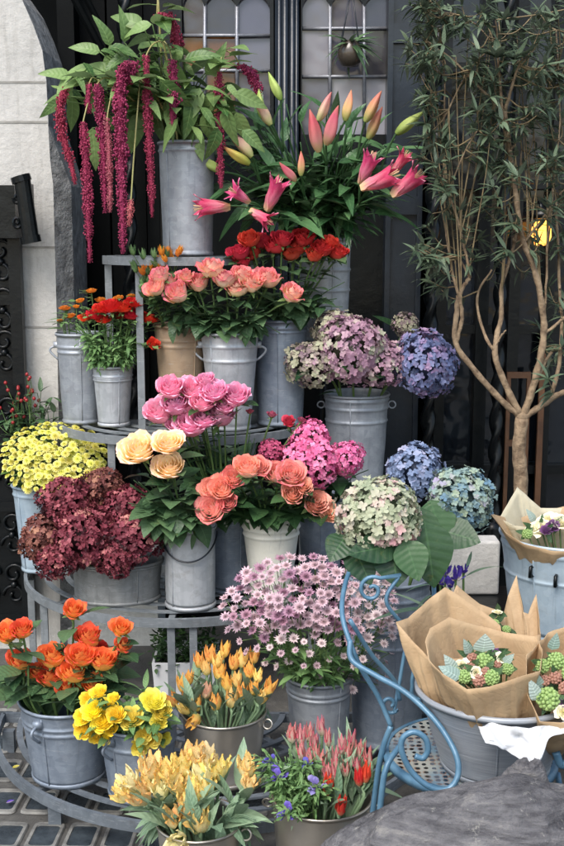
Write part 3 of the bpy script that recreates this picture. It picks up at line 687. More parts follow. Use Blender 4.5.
def bunch(name, cat, desc, where, bk, heads, Y, meshes, size=1.0, leafmat=LROSE, nleaf=5, leafL=.055, leafW=.04, face=.7, stemr=.0028, stemmat=STEM, base=.5, ysp=.03, group=None, labels=None, spread=.75, foldn=.2, droop=.4, wave=0, tip=1.0, q1=.85, path=None, sep=True, upb=.5, yf=None, leafup=.25):
    cache = {}; objs = []
    for i, hd in enumerate(heads):
        jt_ = R.uniform(.88, 1.1)
        yy = (Y if not yf else yf(hd))+R.uniform(-ysp, ysp)
        if len(hd) > 3 and hd[3] is not None: yy = hd[3]
        P = W(hd[0], hd[1], yy); s = M(hd[2], P)*size*jt_
        ro, ex = route(bk, P, spread)
        t = thing(name, (labels[i] if labels else f"{desc}, {rank(heads, i, cache)}, {where}"), cat, ro, group or f"{desc}s {where}")
        d = ((P-ex).normalized()*1.0+Vector((0,0,upb))+CAMV*face+jit(.22)).normalized()
        P0 = P-d*s*base
        mid = ex.lerp(P0, .55)+Vector((0,0,.02))-d*.01
        pts = bez([ro, ex, mid, P0-d*s*.25, P0+d*s*.08], 6)
        m = MB(); m.tube(pts, [stemr*1.15]*(len(pts)-2)+[stemr*1.2, stemr*1.8], 6)
        if sep:
            for k in range(5):
                a = k*1.257+R.random(); u = d.cross(Vector((.3,.2,1))).normalized(); w = d.cross(u); e = u*math.cos(a)+w*math.sin(a)
                m.leaf(P0+d*s*.02, e+d*R.uniform(-.1, .9), d, s*.8, s*.3, .3, .1, 1, 4, .8)
        m.build('stem', stemmat, t)
        inst('bloom', R.choice(meshes), t, P0, d, (s*R.uniform(.92,1.08), s*R.uniform(.92,1.08), s*R.uniform(.92,1.06)))
        if nleaf: foliage(pts[6:-2], nleaf, leafL, leafW, leafmat, t, droop=droop, fold=foldn, wave=wave, tip=tip, out=Vector((P.x-bk.x, P.y-bk.y, 0)).normalized()*.6, q1=q1, up=leafup)
        objs.append(t)
    return objs
# --- colours
P_ORANGE = petal('orange_rose_petal', [(0, lin(246, 200, 90)), (.4, lin(246, 152, 70)), (.75, lin(242, 112, 62)), (1, lin(232, 74, 52))], rev=(lin(250, 196, 96), .75))
P_ORANGER = petal('red_orange_rose_petal', [(0, lin(240, 150, 50)), (.4, lin(226, 62, 42)), (1, lin(196, 34, 40))])
P_RED = petal('coral_red_rose_petal', [(0, lin(200, 70, 60)), (.5, lin(214, 52, 56)), (1, lin(198, 34, 46))], rev=(lin(222, 80, 78), .3))
P_PKCR = petal('cream_pink_rose_petal', [(0, lin(252, 226, 150)), (.4, lin(250, 204, 170)), (.7, lin(240, 140, 148)), (1, lin(224, 76, 104))], rev=(lin(252, 230, 198), .7))
P_PINK = petal('pink_rose_petal', [(0, lin(240, 166, 190)), (.5, lin(242, 150, 188)), (1, lin(248, 192, 214))], rev=(lin(250, 196, 216), .45))
P_PEACH = petal('peach_rose_petal', [(0, lin(250, 214, 130)), (.5, lin(252, 226, 164)), (.8, lin(254, 228, 198)), (1, lin(246, 168, 162))], rev=(lin(250, 206, 186), .5))
P_CORAL = petal('coral_rose_petal', [(0, lin(252, 232, 190)), (.4, lin(250, 200, 176)), (.75, lin(244, 146, 138)), (1, lin(230, 92, 98))], rev=(lin(252, 224, 204), .7))
P_CORALP = petal('pale_coral_rose_petal', [(0, lin(254, 232, 190)), (.5, lin(252, 208, 176)), (1, lin(242, 146, 132))])
P_BUD = petal('dusky_bud_petal', [(0, lin(110, 110, 70)), (.4, lin(180, 96, 110)), (1, lin(170, 60, 90))])
P_BUDR = petal('crimson_bud_petal', [(0, lin(200, 80, 100)), (1, lin(206, 44, 84))])
P_RANR = petal('red_ranunculus_petal', [(0, lin(210, 60, 40)), (1, lin(222, 42, 34))])
P_RANO = petal('orange_small_petal', [(0, lin(214, 120, 40)), (1, lin(236, 160, 52))])
P_YEL = petal('yellow_petal', [(0, lin(238, 214, 60)), (.5, lin(254, 230, 62)), (1, lin(255, 238, 96))])
P_YELL = petal('pale_yellow_petal', [(0, lin(232, 220, 90)), (1, lin(252, 238, 116))])
P_YELO = petal('golden_petal', [(0, lin(240, 190, 40)), (1, lin(250, 200, 30))])
P_TULO = petal('orange_tulip_petal', [(0, lin(200, 196, 110)), (.3, lin(240, 200, 110)), (.7, lin(242, 176, 84)), (1, lin(232, 130, 66))], speckle=(lin(226, 150, 150), 12, .62))
P_TULY = petal('apricot_tulip_petal', [(0, lin(206, 206, 130)), (.4, lin(248, 220, 140)), (1, lin(246, 188, 92))])
P_TULK = petal('pinkish_tulip_petal', [(0, lin(206, 206, 150)), (.5, lin(240, 196, 164)), (1, lin(226, 160, 120))])
P_PARR = petal('parrot_tulip_petal', [(0, lin(192, 200, 130)), (.35, lin(238, 228, 170)), (.7, lin(246, 216, 128)), (1, lin(240, 170, 84))], val=.3, speckle=(lin(222, 118, 54), 22, .55), hue=.02)
P_PARRC = petal('cream_parrot_petal', [(0, lin(176, 190, 120)), (.4, lin(240, 230, 180)), (1, lin(246, 224, 160))], val=.3, speckle=(lin(176, 190, 110), 30, .58), hue=.02)
P_TULR = petal('red_tulip_petal', [(0, lin(170, 190, 150)), (.34, lin(208, 176, 164)), (.68, lin(206, 98, 114)), (1, lin(190, 50, 84))], speckle=(lin(214, 204, 176), 34, .55))
P_TULRS = petal('scarlet_tulip_petal', [(0, lin(220, 160, 120)), (.4, lin(230, 70, 50)), (1, lin(214, 36, 36))])
P_BLUE = petal('blue_anemone_petal', [(0, lin(60, 50, 110)), (.5, lin(88, 78, 170)), (1, lin(112, 104, 196))])
P_BLUEL = petal('lavender_anemone_petal', [(0, lin(80, 70, 130)), (.5, lin(140, 132, 200)), (1, lin(170, 164, 220))])
P_IRIS = petal('iris_petal', [(0, lin(200, 180, 90)), (.25, lin(86, 62, 160)), (1, lin(72, 56, 158))])
P_MUM = petal('lemon_chrysanthemum_petal', [(0, lin(196, 196, 70)), (.6, lin(230, 222, 110)), (1, lin(240, 236, 150))])
P_AST = petal('astrantia_petal', [(0, lin(192, 160, 168)), (.35, lin(206, 176, 184)), (.75, lin(208, 180, 190)), (1, lin(182, 150, 166))], val=.35)
P_ASTP = petal('pale_astrantia_petal', [(0, lin(206, 180, 184)), (.5, lin(226, 208, 208)), (1, lin(204, 182, 186))], val=.3)
P_ASTD = petal('deep_astrantia_petal', [(0, lin(156, 112, 134)), (.5, lin(178, 136, 156)), (1, lin(158, 118, 142))], val=.35)
def hyd(name, stops, edge=None, val=.25): return petal(name, stops, .2, .55, .006, val, None, 'v', edge)
H_DARK = hyd('dark_red_hydrangea_petal', [(.05, lin(46, 20, 26)), (.3, lin(98, 40, 50)), (.6, lin(132, 58, 72)), (.88, lin(160, 88, 96)), (1, lin(190, 136, 122))], val=.4)
H_BROWN = hyd('brown_hydrangea_petal', [(.05, lin(54, 30, 28)), (.4, lin(110, 62, 58)), (.8, lin(148, 98, 84)), (1, lin(172, 128, 100))], val=.4)
H_PINK = hyd('pink_hydrangea_petal', [(0, lin(60, 60, 40)), (.1, lin(200, 80, 130)), (.5, lin(224, 110, 158)), (1, lin(240, 156, 190))])
H_MAG = hyd('magenta_hydrangea_petal', [(0, lin(70, 40, 50)), (.2, lin(168, 62, 98)), (1, lin(204, 96, 130))])
H_MAUVE = hyd('mauve_hydrangea_petal', [(0, lin(60, 64, 50)), (.15, lin(134, 102, 122)), (.45, lin(174, 136, 156)), (.72, lin(188, 160, 168)), (.9, lin(168, 172, 148))], val=.3)
H_OLIVE = hyd('faded_green_mauve_hydrangea_petal', [(0, lin(50, 50, 40)), (.2, lin(128, 104, 118)), (.5, lin(156, 148, 130)), (.8, lin(176, 180, 150)), (1, lin(168, 134, 150))], val=.35)
H_PURP = hyd('purple_blue_hydrangea_petal', [(0, lin(50, 56, 80)), (.2, lin(102, 112, 158)), (.45, lin(134, 140, 180)), (.7, lin(162, 138, 180)), (1, lin(194, 162, 192))])
H_CREAM = hyd('cream_green_hydrangea_petal', [(0, lin(70, 80, 56)), (.15, lin(140, 150, 122)), (.45, lin(176, 180, 152)), (.72, lin(190, 178, 164)), (1, lin(194, 146, 152))])
H_TEAL = hyd('blue_green_hydrangea_petal', [(0, lin(56, 72, 70)), (.15, lin(98, 132, 158)), (.36, lin(128, 152, 152)), (.66, lin(156, 172, 146)), (1, lin(158, 148, 176))])
H_PERI = hyd('periwinkle_hydrangea_petal', [(0, lin(50, 60, 80)), (.2, lin(104, 124, 154)), (.6, lin(132, 148, 176)), (1, lin(164, 164, 186))])
# --- roses
bunch('rose', 'rose', 'red rose', 'behind the lilies', BC, [(240,253,13), (250,240,13), (262,242,14), (252,254,11), (283,240,12), (291,254,14), (304,239,13), (322,249,13), (337,253,11), (274,247,11), (314,256,10), (296,248,11), (330,244,10), (243,262,10)], 3.74, recolor(ROSE+ROSET[:1], P_RED), 1.15, face=.45, nleaf=6, leafL=.06, leafW=.042)
bunch('rose', 'rose', 'pink cream rose', 'above the whitish bucket', BD, [(160,277,12), (156,288,12), (186,277,11), (212,269,15), (178,294,15), (225,281,11), (242,275,12), (252,284,12), (267,279,15), (292,294,12), (199,284,11), (237,290,11), (168,283,11)], 3.62, recolor(ROSE+ROSET[:1], P_PKCR), 1.2, face=.5, nleaf=7, leafL=.062, leafW=.042, spread=.8)
bunch('rose', 'rose', 'bright pink rose', 'above the peach roses', BLp, [(170,388,14), (192,390,14), (159,412,17), (175,405,13), (190,425,16), (202,403,13), (214,392,13), (219,417,16), (236,397,13), (206,381,11), (183,409,13), (203,418,13), (224,405,12), (176,424,11)], 3.44, recolor(ROSEO[:1]+ROSE, P_PINK), 1.22, LDARK, 5, .06, .045, spread=.8)
bunch('rose', 'rose', 'peach rose', 'above the wire handled can', BK, [(138,449,17), (168,443,14), (169,467,17)], 3.28, recolor(ROSEO, P_PEACH), 1.06, LROSE, 9, .075, .056, face=1.0, q1=.6,
      labels=['peach yellow rose with pinkish edge, leftmost of the three peach roses', 'smallest peach yellow rose at the top of the three peach roses', 'wide open peach yellow rose, lowest of the three peach roses'])
bunch('rose', 'rose', 'coral rose', 'above the cream bucket', BM, [(222,489,16), (233,478,13), (247,468,13), (259,467,10), (212,509,13), (213,488,12), (228,503,11), (278,474,13), (291,474,13)], 3.33, recolor(ROSEO[:2]+ROSE, P_CORAL), 1.2, LDARK, 5, .07, .052, face=.9, spread=.85)
bunch('rose', 'rose', 'pale coral rose', 'right of the cream bucket rim', BM, [(292,494,15), (315,503,17), (326,512,12), (303,487,11)], 3.32, recolor(ROSEO[:3]+ROSE[:1], P_CORALP), 1.1, LDARK, 7, .07, .052, face=.9, spread=.85)
bunch('rose', 'rose bud', 'dusky pink rose bud', 'left of the pink hydrangeas', BLp, [(250,412,5), (272,415,6), (301,420,5)], 3.5, recolor(ROSET, P_BUD), .95, LDARK, 1, .04, .03, face=0, q1=.5)
bunch('rose', 'rose', 'crimson rose', 'on top of pink hydrangeas', BN, [(289,422,9)], 3.52, recolor(ROSET, P_BUDR), 1.0, LDARK, 1, .04, .03, face=.6, labels=['small crimson rose just above the pink hydrangeas'])
OR = [(37,672,12), (66,690,11), (92,684,11), (7,634,13), (22,630,12), (73,611,14), (88,638,15), (20,662,15), (53,657,15), (81,656,14), (50,678,15), (73,673,13), (78,687,12), (102,661,15), (121,629,13), (123,646,11)]
bunch('rose', 'rose', 'orange rose', 'over the large bucket', BU, OR, 2.78, recolor(ROSE+ROSET[:1], P_ORANGE), 1.18, LROSE, 5, .075, .05, face=.75, ysp=.05, spread=.85)
bunch('rose', 'rose', 'redder orange rose', 'right of the orange roses', BU, [(116,657,11), (101,650,10)], 2.84, recolor(ROSE, P_ORANGER), 1.08, LROSE, 3, .07, .05, labels=['reddish orange rose low at the right side of the orange roses', 'reddish orange rose tucked behind the orange roses at right'])
# --- ranunculus
bunch('ranunculus', 'ranunculus', 'red ranunculus', 'above the small light bucket', BG, [(110,304,12), (130,312,11), (97,312,9), (142,316,9), (134,301,9), (151,317,8), (122,306,9), (100,307,8), (154,343,6), (120,314,7), (104,318,8), (86,316,7)], 3.72, recolor(RANU, P_RANR), 1.15, LFERN, 16, .042, .014, face=.5, spread=.9, wave=.05, stemr=.002, q1=.95)
bunch('ranunculus', 'ranunculus', 'tiny orange ranunculus', 'among the red ones', BG, [(91,290,6), (100,299,6), (131,295,5), (118,297,5), (80,300,5)], 3.76, recolor(RANU, P_RANO), 1.0, LFERN, 12, .042, .014, face=.4, spread=.9, wave=.05, stemr=.002)
bunch('alstroemeria', 'alstroemeria', 'small orange flower', 'above the tall left bucket', BF, [(65,307,6), (70,315,5), (60,320,4), (76,306,4)], 3.84, recolor(RANU, P_RANO), 1.0, LFERN, 9, .045, .014, face=.4, stemr=.0018)
YL = [(98,691,8), (91,709,10), (105,707,10), (82,716,9), (101,720,10), (81,730,8), (103,738,7), (93,735,8), (113,697,6), (115,714,8), (88,698,8), (110,728,7)]
bunch('ranunculus', 'ranunculus', 'golden yellow ranunculus', 'left of squat bucket', BV, YL[:12], 2.62, recolor(RANU, P_YEL), 1.25, LFERN, 4, .04, .016, face=.7, spread=.9, stemr=.002)
YR = [(131,717,10), (153,699,11), (162,709,9), (150,722,10), (143,736,8), (153,740,8), (165,740,7), (139,748,8), (159,721,8)]
bunch('ranunculus', 'ranunculus', 'pale yellow ranunculus', 'right of squat bucket', BV, YR, 2.62, recolor(RANU, P_YELL), 1.22, LFERN, 8, .045, .018, face=.7, spread=.85, stemr=.002)
bunch('ranunculus', 'ranunculus bud', 'green ranunculus bud', 'above squat bucket', BV, [(127,697,4), (145,690,4)], 2.72, recolor(RANU, LFERN), 1.0, LFERN, 5, .05, .016, face=.1, stemr=.0018)
# --- tulips
def tulips(desc, where, bk, heads, Y, meshes, nm='tulip', **kw):
    a = dict(size=1.32, leafmat=LTULIP, nleaf=2, leafL=.085, leafW=.022, face=.15, stemr=.0032, stemmat=STEMT, base=.85, sep=False, droop=.3, foldn=.35, upb=.7, q1=.1, spread=.85, leafup=1.8)
    a.update(kw); return bunch(nm, nm, desc, where, bk, heads, Y, meshes, **a)
TO = [(210,654), (225,649), (242,659), (189,678), (172,699), (184,709), (194,721), (182,684), (206,668), (227,683), (249,671), (237,680), (196,704), (215,702), (232,699), (242,692), (254,687), (263,697), (270,687), (254,656), (258,675), (187,695), (220,671), (206,690), (234,662), (199,660), (217,660)]
to = [(x, y, 8.5, 2.80+(-.11*((y-650)/70-.45))) for x, y in TO]
tulips('orange tulip', 'in shiny bucket', BW, [h for i, h in enumerate(to) if i % 3 != 2], 2.8, recolor(TUL, P_TULO), ysp=.01)
tulips('apricot tulip', 'in shiny bucket', BW, [h for i, h in enumerate(to) if i % 3 == 2], 2.8, recolor(TUL, P_TULY)+recolor(TUL[:1], P_TULK), ysp=.01)
TP = [(129,781), (139,795), (122,793), (151,767), (160,788), (167,771), (182,764), (194,754), (201,774), (189,797), (206,786), (218,768), (208,758), (172,817), (199,820), (189,810), (178,842), (150,782), (176,782)]
tp = [(x, y, 11, 2.42-.0016*(y-755)) for x, y in TP]
tulips('yellow flamed parrot tulip', 'in front', BX, [h for i, h in enumerate(tp) if i % 4 != 0], 2.4, recolor(PARR, P_PARR), face=.35, size=1.5, nleaf=2, leafL=.09, leafW=.026)
tulips('cream parrot tulip', 'in front', BX, [h for i, h in enumerate(tp) if i % 4 == 0], 2.4, recolor(PARR, P_PARRC), face=.35, size=1.5, nleaf=2, leafL=.09, leafW=.026)
tulips('orange parrot tulip', 'leaning right', BX, [(247,767,11,2.40), (250,783,10,2.36)], 2.4, recolor(PARR, P_PARR), face=.1, size=1.4, nleaf=4, leafL=.13, leafW=.034, labels=['pale yellow parrot tulip leaning out furthest right of its bunch', 'orange parrot tulip drooping at right just under the pale one'])
TRr = [(292,733), (301,735), (309,733), (321,726), (328,738), (316,752), (323,759), (335,757), (352,738), (349,752), (361,750), (309,757), (342,745), (357,762), (300,750), (346,768), (336,772), (368,757), (327,772), (314,741)]
trr = [(x, y, 7, 2.44-.0022*(y-735)) for x, y in TRr]
tulips('red streaked tulip', 'behind blue anemones', BY, trr, 2.42, recolor(TULS, P_TULR), face=.05, size=1.55, nleaf=1, leafL=.09, leafW=.02, base=1.1, upb=1.3)
tulips('scarlet tulip', 'right', BY, [(366,774,7,2.36), (359,778,7,2.36), (328,786,8,2.33), (341,807,9,2.29)], 2.4, recolor(TULS, P_TULRS), face=.1, size=1.45, base=1.0, labels=['scarlet tulip furthest right over the tin bucket rim', 'scarlet tulip beside the furthest right one over the rim', 'open scarlet tulip next to the lavender anemone', 'red and cream tulip lying low on the bucket rim'])
tulips('anemone', '', BY, [(278,774,8,2.33), (270,759,6,2.38), (307,762,5,2.36), (317,783,8,2.31), (288,812,8,2.28)], 2.35, recolor(ANE, P_BLUE)+[recolor(ANE, P_BLUEL)[0]], nm='anemone', size=1.4, leafup=.25, leafmat=LFERN, nleaf=40, leafL=.04, leafW=.007, face=.6, stemr=.002, stemmat=STEM, base=.4, sep=True, q1=1.0, wave=.06, group='blue anemones in the tin bucket',
       labels=['largest blue anemone in the ferny foliage at left', 'dark blue anemone bud at the far left of the bucket', 'small blue anemone between ferns and red tulips', 'lavender blue anemone beside the open scarlet tulip', 'lavender anemone hanging over the rim of the tin bucket'])
# --- hydrangeas
def hyds(bk, items, **kw):
    for (px, py, r, Y, mat, label, meshes) in items:
        P = W(px, py, Y)
        bunch('hydrangea', 'hydrangea', label, '', bk, [(px, py, r, Y)], Y, recolor(meshes, mat), labels=[label], group=kw.get('group', 'hydrangea heads'), size=1.0, base=.1, nleaf=kw.get('nleaf', 3), leafmat=LHYD, leafL=kw.get('leafL', .1), leafW=kw.get('leafW', .075), face=kw.get('face', .6), stemr=.004, sep=False, droop=.6, q1=.7, spread=.8, ysp=0)
hyds(BJ, [(66,500,26,3.50,H_DARK,'dark red dried hydrangea at upper left above the zinc tub',HYDD), (101,487,23,3.56,H_BROWN,'brown dried hydrangea at the top of the zinc tub',HYDD), (126,507,25,3.50,H_DARK,'dark red dried hydrangea at upper right above the zinc tub',HYDD), (42,536,24,3.46,H_BROWN,'brownish dried hydrangea furthest left of the zinc tub',HYDD), (56,556,22,3.42,H_DARK,'dark red dried hydrangea hanging lowest at left of the tub',HYDD), (84,534,29,3.41,H_DARK,'dark red dried hydrangea at front centre of the zinc tub',HYDD), (134,533,30,3.42,H_DARK,'large dark red dried hydrangea furthest right of the zinc tub',HYDD), (114,556,25,3.38,H_DARK,'dark red dried hydrangea hanging over the front of the tub',HYDD)], nleaf=1, leafL=.07, leafW=.05, face=.8)
hyds(BN, [(310,437,20,3.50,H_PINK,'bright pink hydrangea, uppermost of the pink cluster',HYD), (311,461,26,3.46,H_PINK,'largest bright pink hydrangea in the middle of the pink cluster',HYD), (347,457,20,3.48,H_PINK,'bright pink hydrangea furthest right of the pink cluster',HYD), (271,450,14,3.50,H_MAG,'deep magenta hydrangea at the left edge of the pink cluster',HYD)], nleaf=3, leafL=.09, leafW=.065)
hyds(BO, [(352,347,38,3.70,H_MAUVE,'large mauve pink hydrangea at centre above the double ringed bucket',HYDB), (311,362,25,3.70,H_OLIVE,'faded green mauve hydrangea at the left of the mauve one',HYD), (335,328,20,3.76,H_OLIVE,'faded green hydrangea peeping over the top of the mauve one',HYD), (380,360,24,3.73,H_MAUVE,'smaller mauve hydrangea between the large mauve and the purple one',HYD), (428,362,35,3.74,H_PURP,'purple blue hydrangea furthest right above the double ringed bucket',HYDB), (406,324,16,3.86,H_OLIVE,'small dull olive hydrangea behind the purple blue one',HYD)], nleaf=2, leafL=.09, leafW=.06)
hyds(BP, [(377,515,44,2.50,H_CREAM,'large cream green hydrangea directly above the blue chair back',HYDB), (462,496,36,2.78,H_TEAL,'large blue green hydrangea above the wrapped bouquets',HYDB), (416,468,28,3.08,H_PERI,'periwinkle hydrangea behind the cream and blue green ones',HYD)], nleaf=1, leafL=.1, leafW=.08)
m = MB()
lv = thing('hydrangea', 'broad green hydrangea leaves hanging between the cream and blue green heads', 'leaf spray', (BP.x, BP.y, BP.z0+.03))
m.tube(bez([(BP.x, BP.y, BP.z0+.03), (BP.x+.01, BP.y-.03, BP.z1+.05), tuple(W(424,530,2.92))], 6), .004, 6); m.build('stem', STEM, lv)
m = MB()
for (ax, ay, bx, by, wpx, yy) in ((424,520,436,588,50,2.50), (398,545,350,552,34,2.46), (415,505,425,570,44,2.54), (440,530,480,540,36,2.70), (392,545,398,586,44,2.46), (346,535,330,560,30,2.48), (352,545,372,584,34,2.47), (430,500,446,545,40,2.72), (405,540,420,580,36,2.45)):
    A, B = W(ax, ay, yy), W(bx, by, yy-.05); m.leaf(A, B-A, (0, -.8, .6), (B-A).length, M(wpx, A), .12, .12, 1, 8, None, .012)
m.build('foliage', LHYD, lv)
# --- spray flowers: one stem, many small blooms
def spray(name, cat, label, group, bk, tips, meshes, size, leafmat, nleaf, leafL, leafW, stemr=.0018, face=.6, hub=.72, spread=.85, part='bloom', base=.2, wave=0, upb=.4, stemmat=STEM):
    c = sum((p for p, _ in tips), Vector())/len(tips); ro, ex = route(bk, c, spread)
    t = thing(name, label, cat, ro, group); h = ex.lerp(c, hub)-Vector((0,0,.01))
    m = MB(); main = bez([ro, ex, h], 6); m.tube(main, stemr*1.3, 5)
    for P, s in tips:
        s *= size; d = ((P-h).normalized()+Vector((0,0,upb))+CAMV*face+jit(.3)).normalized(); P0 = P-d*s*base
        m.tube(bez([h+jit(.004), h.lerp(P0, .5)+jit(.008)+Vector((0,0,.008)), P0], 3), stemr*.7, 4)
        inst(part, R.choice(meshes), t, P0, d, s)
    m.build('stem', stemmat, t)
    if nleaf: foliage(main[5:], nleaf, leafL, leafW, leafmat, t, q0=.1, q1=1.0, wave=wave)
    return t
def group_tips(pts, n):
    pts = pts[:]; out = []
    while pts:
        p = pts.pop(0); pts.sort(key=lambda q: (q[0]-p[0])**2+(q[1]-p[1])**2); out.append([p]+pts[:n-1]); pts = pts[n-1:]
    return out
# lemon chrysanthemums: dome
pts = []; tries = 0
while len(pts) < 215 and tries < 9000:
    tries += 1; a = R.uniform(0, 2*PI); q = math.sqrt(R.random()); x = 54+54*q*math.cos(a); y = 458+36*q*math.sin(a)
    if x < -3: continue
    if y > 484 and R.random() < .55: continue
    if all((x-p[0])**2+((y-p[1])*1.2)**2 > 24 for p in pts): pts.append((x, y))
pts.sort(key=lambda p: p[0])
mums = recolor(BUT, P_MUM)
for gp in group_tips(pts, 8):
    tips = []
    for x, y in gp:
        q2 = ((x-54)/58)**2+((y-462)/42)**2; P = W(x, y, 3.84-.13*math.sqrt(max(0, 1-q2))-.05*(y-440)/40+R.uniform(-.02,.02)); tips.append((P, M(R.uniform(2.6, 4.5), P)))
    spray('chrysanthemum', 'chrysanthemum', 'spray of small lemon yellow button chrysanthemums in the pale blue vase', 'lemon chrysanthemum sprays', BH, tips, mums, 1.05, LMUM, 12, .035, .02, .0014, face=.6, hub=.7)
# hypericum berries and white filler at far left
BERM = plain('red_berry', lin(120, 24, 30), lin(160, 44, 46), 20, .3, 0, 0)
mb = MB(); mb.ball((0,0,.4), .5, 10, sq=(1,1,1.1)); mb.tube([(0,0,.9), (0,0,1.1)], [.12,.02], 4); BER = [mb.mesh('berry', BERM)]
for q, (cx, cy) in enumerate(((12,392), (24,385), (18,408), (6,412), (33,398))):
    tips = []
    for k in range(6):
        P = W(cx+R.uniform(-9,9), cy+R.uniform(-10,12), 3.9+R.uniform(-.03,.03)); tips.append((P, M(3.6, P)))
    spray('hypericum', 'berry stem', 'dark red berry stem standing behind the lemon chrysanthemums at far left', 'red berry stems', BH, tips, BER, 1.0, LROSE, 10, .05, .028, .0016, face=.2, hub=.75, part='berry')
m = MB(); gy = thing('filler_stem', 'loose green foliage stem rising behind the lemon chrysanthemums beside the pier', 'foliage', (BH.x, BH.y, BH.z0+.03))
for k in range(26):
    P = W(R.uniform(2, 58), R.uniform(392, 440), 3.92+R.uniform(-.03,.03)); ex = Vector((BH.x+R.uniform(-.04,.04), BH.y+.02, BH.z1)); p = bez([ex, ex.lerp(P,.5)+jit(.02), P], 4); m.tube(p, .0014, 4)
    for o in p[3:]:
        for z in range(2): m.leaf(o, (R.uniform(-1,1), R.uniform(-1,.3), R.uniform(-.2,.8)), (0,0,1), R.uniform(.03,.06), R.uniform(.014,.026), .3, .2)
m.build('foliage', LROSE, gy)
# alstroemeria / buds in tan bucket
for q, (cx, cy) in enumerate(((142,276), (150,262), (160,258), (168,262), (147,292), (156,270), (140,262), (172,254))):
    tips = []
    for k in range(5):
        P = W(cx+R.uniform(-8,8), cy+R.uniform(-10,12), 3.68+R.uniform(-.04,.03)); tips.append((P, M(R.uniform(5,8), P)))
    spray('alstroemeria', 'alstroemeria', 'orange and yellow budded spray behind the cream pink roses at left', 'orange sprays in the tan bucket', BE, tips, recolor(TUL, P_RANO if q % 2 else LFERN), .9, LFERN, 16, .045, .014, .0016, face=.2, hub=.75, base=.5)
m = MB(); gy = thing('filler_stem', 'dark rose leaves filling the gap above the tan bucket', 'foliage', (BE.x, BE.y, BE.z0+.03))
for k in range(12):
    P = W(R.uniform(160,205), R.uniform(298,325), 3.70+R.uniform(-.04,.04)); ex = Vector((BE.x, BE.y, BE.z1)); m.tube([ex, P], .0014, 4)
    for z in range(4): m.leaf(P+jit(.01), (R.uniform(-1,1), R.uniform(-1,.2), R.uniform(-.8,.4)), (0,0,1), R.uniform(.045,.065), R.uniform(.03,.042), .4, .2)
m.build('foliage', LROSE, gy)
# fuller greenery for rose bunches (leafy stems without bloom)
def filler(label, bk, box, Y, n, mat, L, Wd, per=4, dy=.04, wave=0, blade=False):
    gy = thing('filler_stem', label, 'foliage', (bk.x, bk.y, bk.z0+.03)); m = MB()
    for k in range(n):
        P = W(R.uniform(box[0], box[2]), R.uniform(box[1], box[3]), Y+R.uniform(-dy, dy)); ro, ex = route(bk, P); p = bez([ex, ex.lerp(P,.5)+Vector((0,0,.02)), P], 4); m.tube(p, .0016, 4)
        for z in range(per):
            o = p[R.randint(1, 4)]; d = Vector((R.uniform(-1,1), R.uniform(-1.2,.2), R.uniform(-.6,.7)))
            if blade: d = (P-ex).normalized()+Vector((R.uniform(-.25,.25), R.uniform(-.3,.15), .25)); o = ex+jit(.006)
            l = L*R.uniform(.7,1.2); m.leaf(o, d, (0,-.3,1), l, Wd*l/L, R.uniform(.2,.6), .18, 1, 6, None, wave)
    m.build('foliage', mat, gy)
filler('rose leaves filling the bunch under the pink cream roses', BD, (178,296,285,338), 3.63, 26, LROSE, .062, .044)
filler('rose leaves filling the bunch under the red roses', BC, (262,262,345,312), 3.74, 24, LROSE, .062, .044)
filler('large dark leaves around and below the three peach roses', BK, (126,466,198,520), 3.32, 26, LROSE, .085, .062)
filler('dark glossy leaves between the pink and the coral roses', BLp, (178,425,262,475), 3.52, 30, LDARK, .08, .058)
filler('dark glossy leaves inside the coral rose bunch', BM, (225,470,310,525), 3.42, 24, LDARK, .075, .055)
filler('broad green leaves around the bright pink hydrangeas', BN, (265,440,372,490), 3.56, 16, LHYD, .09, .065, 3)
filler('leaves under the orange roses over the large blue grey bucket', BU, (5,655,115,696), 2.86, 22, LROSE, .085, .058)
filler('green ferny leaves among the yellow ranunculus', BV, (100,715,168,752), 2.68, 30, LFERN, .045, .018, 5, wave=.05)
filler('feathery green foliage under the red ranunculus flowers', BG, (74,318,146,366), 3.73, 46, LFERN, .045, .013, 6, wave=.06)
filler('feathery green anemone foliage in the tin bucket', BY, (264,748,314,806), 2.37, 60, LFERN, .036, .0065, 12, .03, wave=.06)
filler('grey green tulip leaves packed in the tin bucket of red tulips', BY, (300,745,374,795), 2.42, 52, LTULIP, .12, .019, 1, .05, blade=True)
filler('grey green leaves packed under the orange tulips', BW, (180,680,270,716), 2.84, 40, LTULIP, .075, .02, 1, .05, blade=True)
filler('broad grey green leaves spilling from the parrot tulip bucket', BX, (130,800,258,846), 2.36, 44, LTULIP, .10, .03, 1, .06, blade=True)
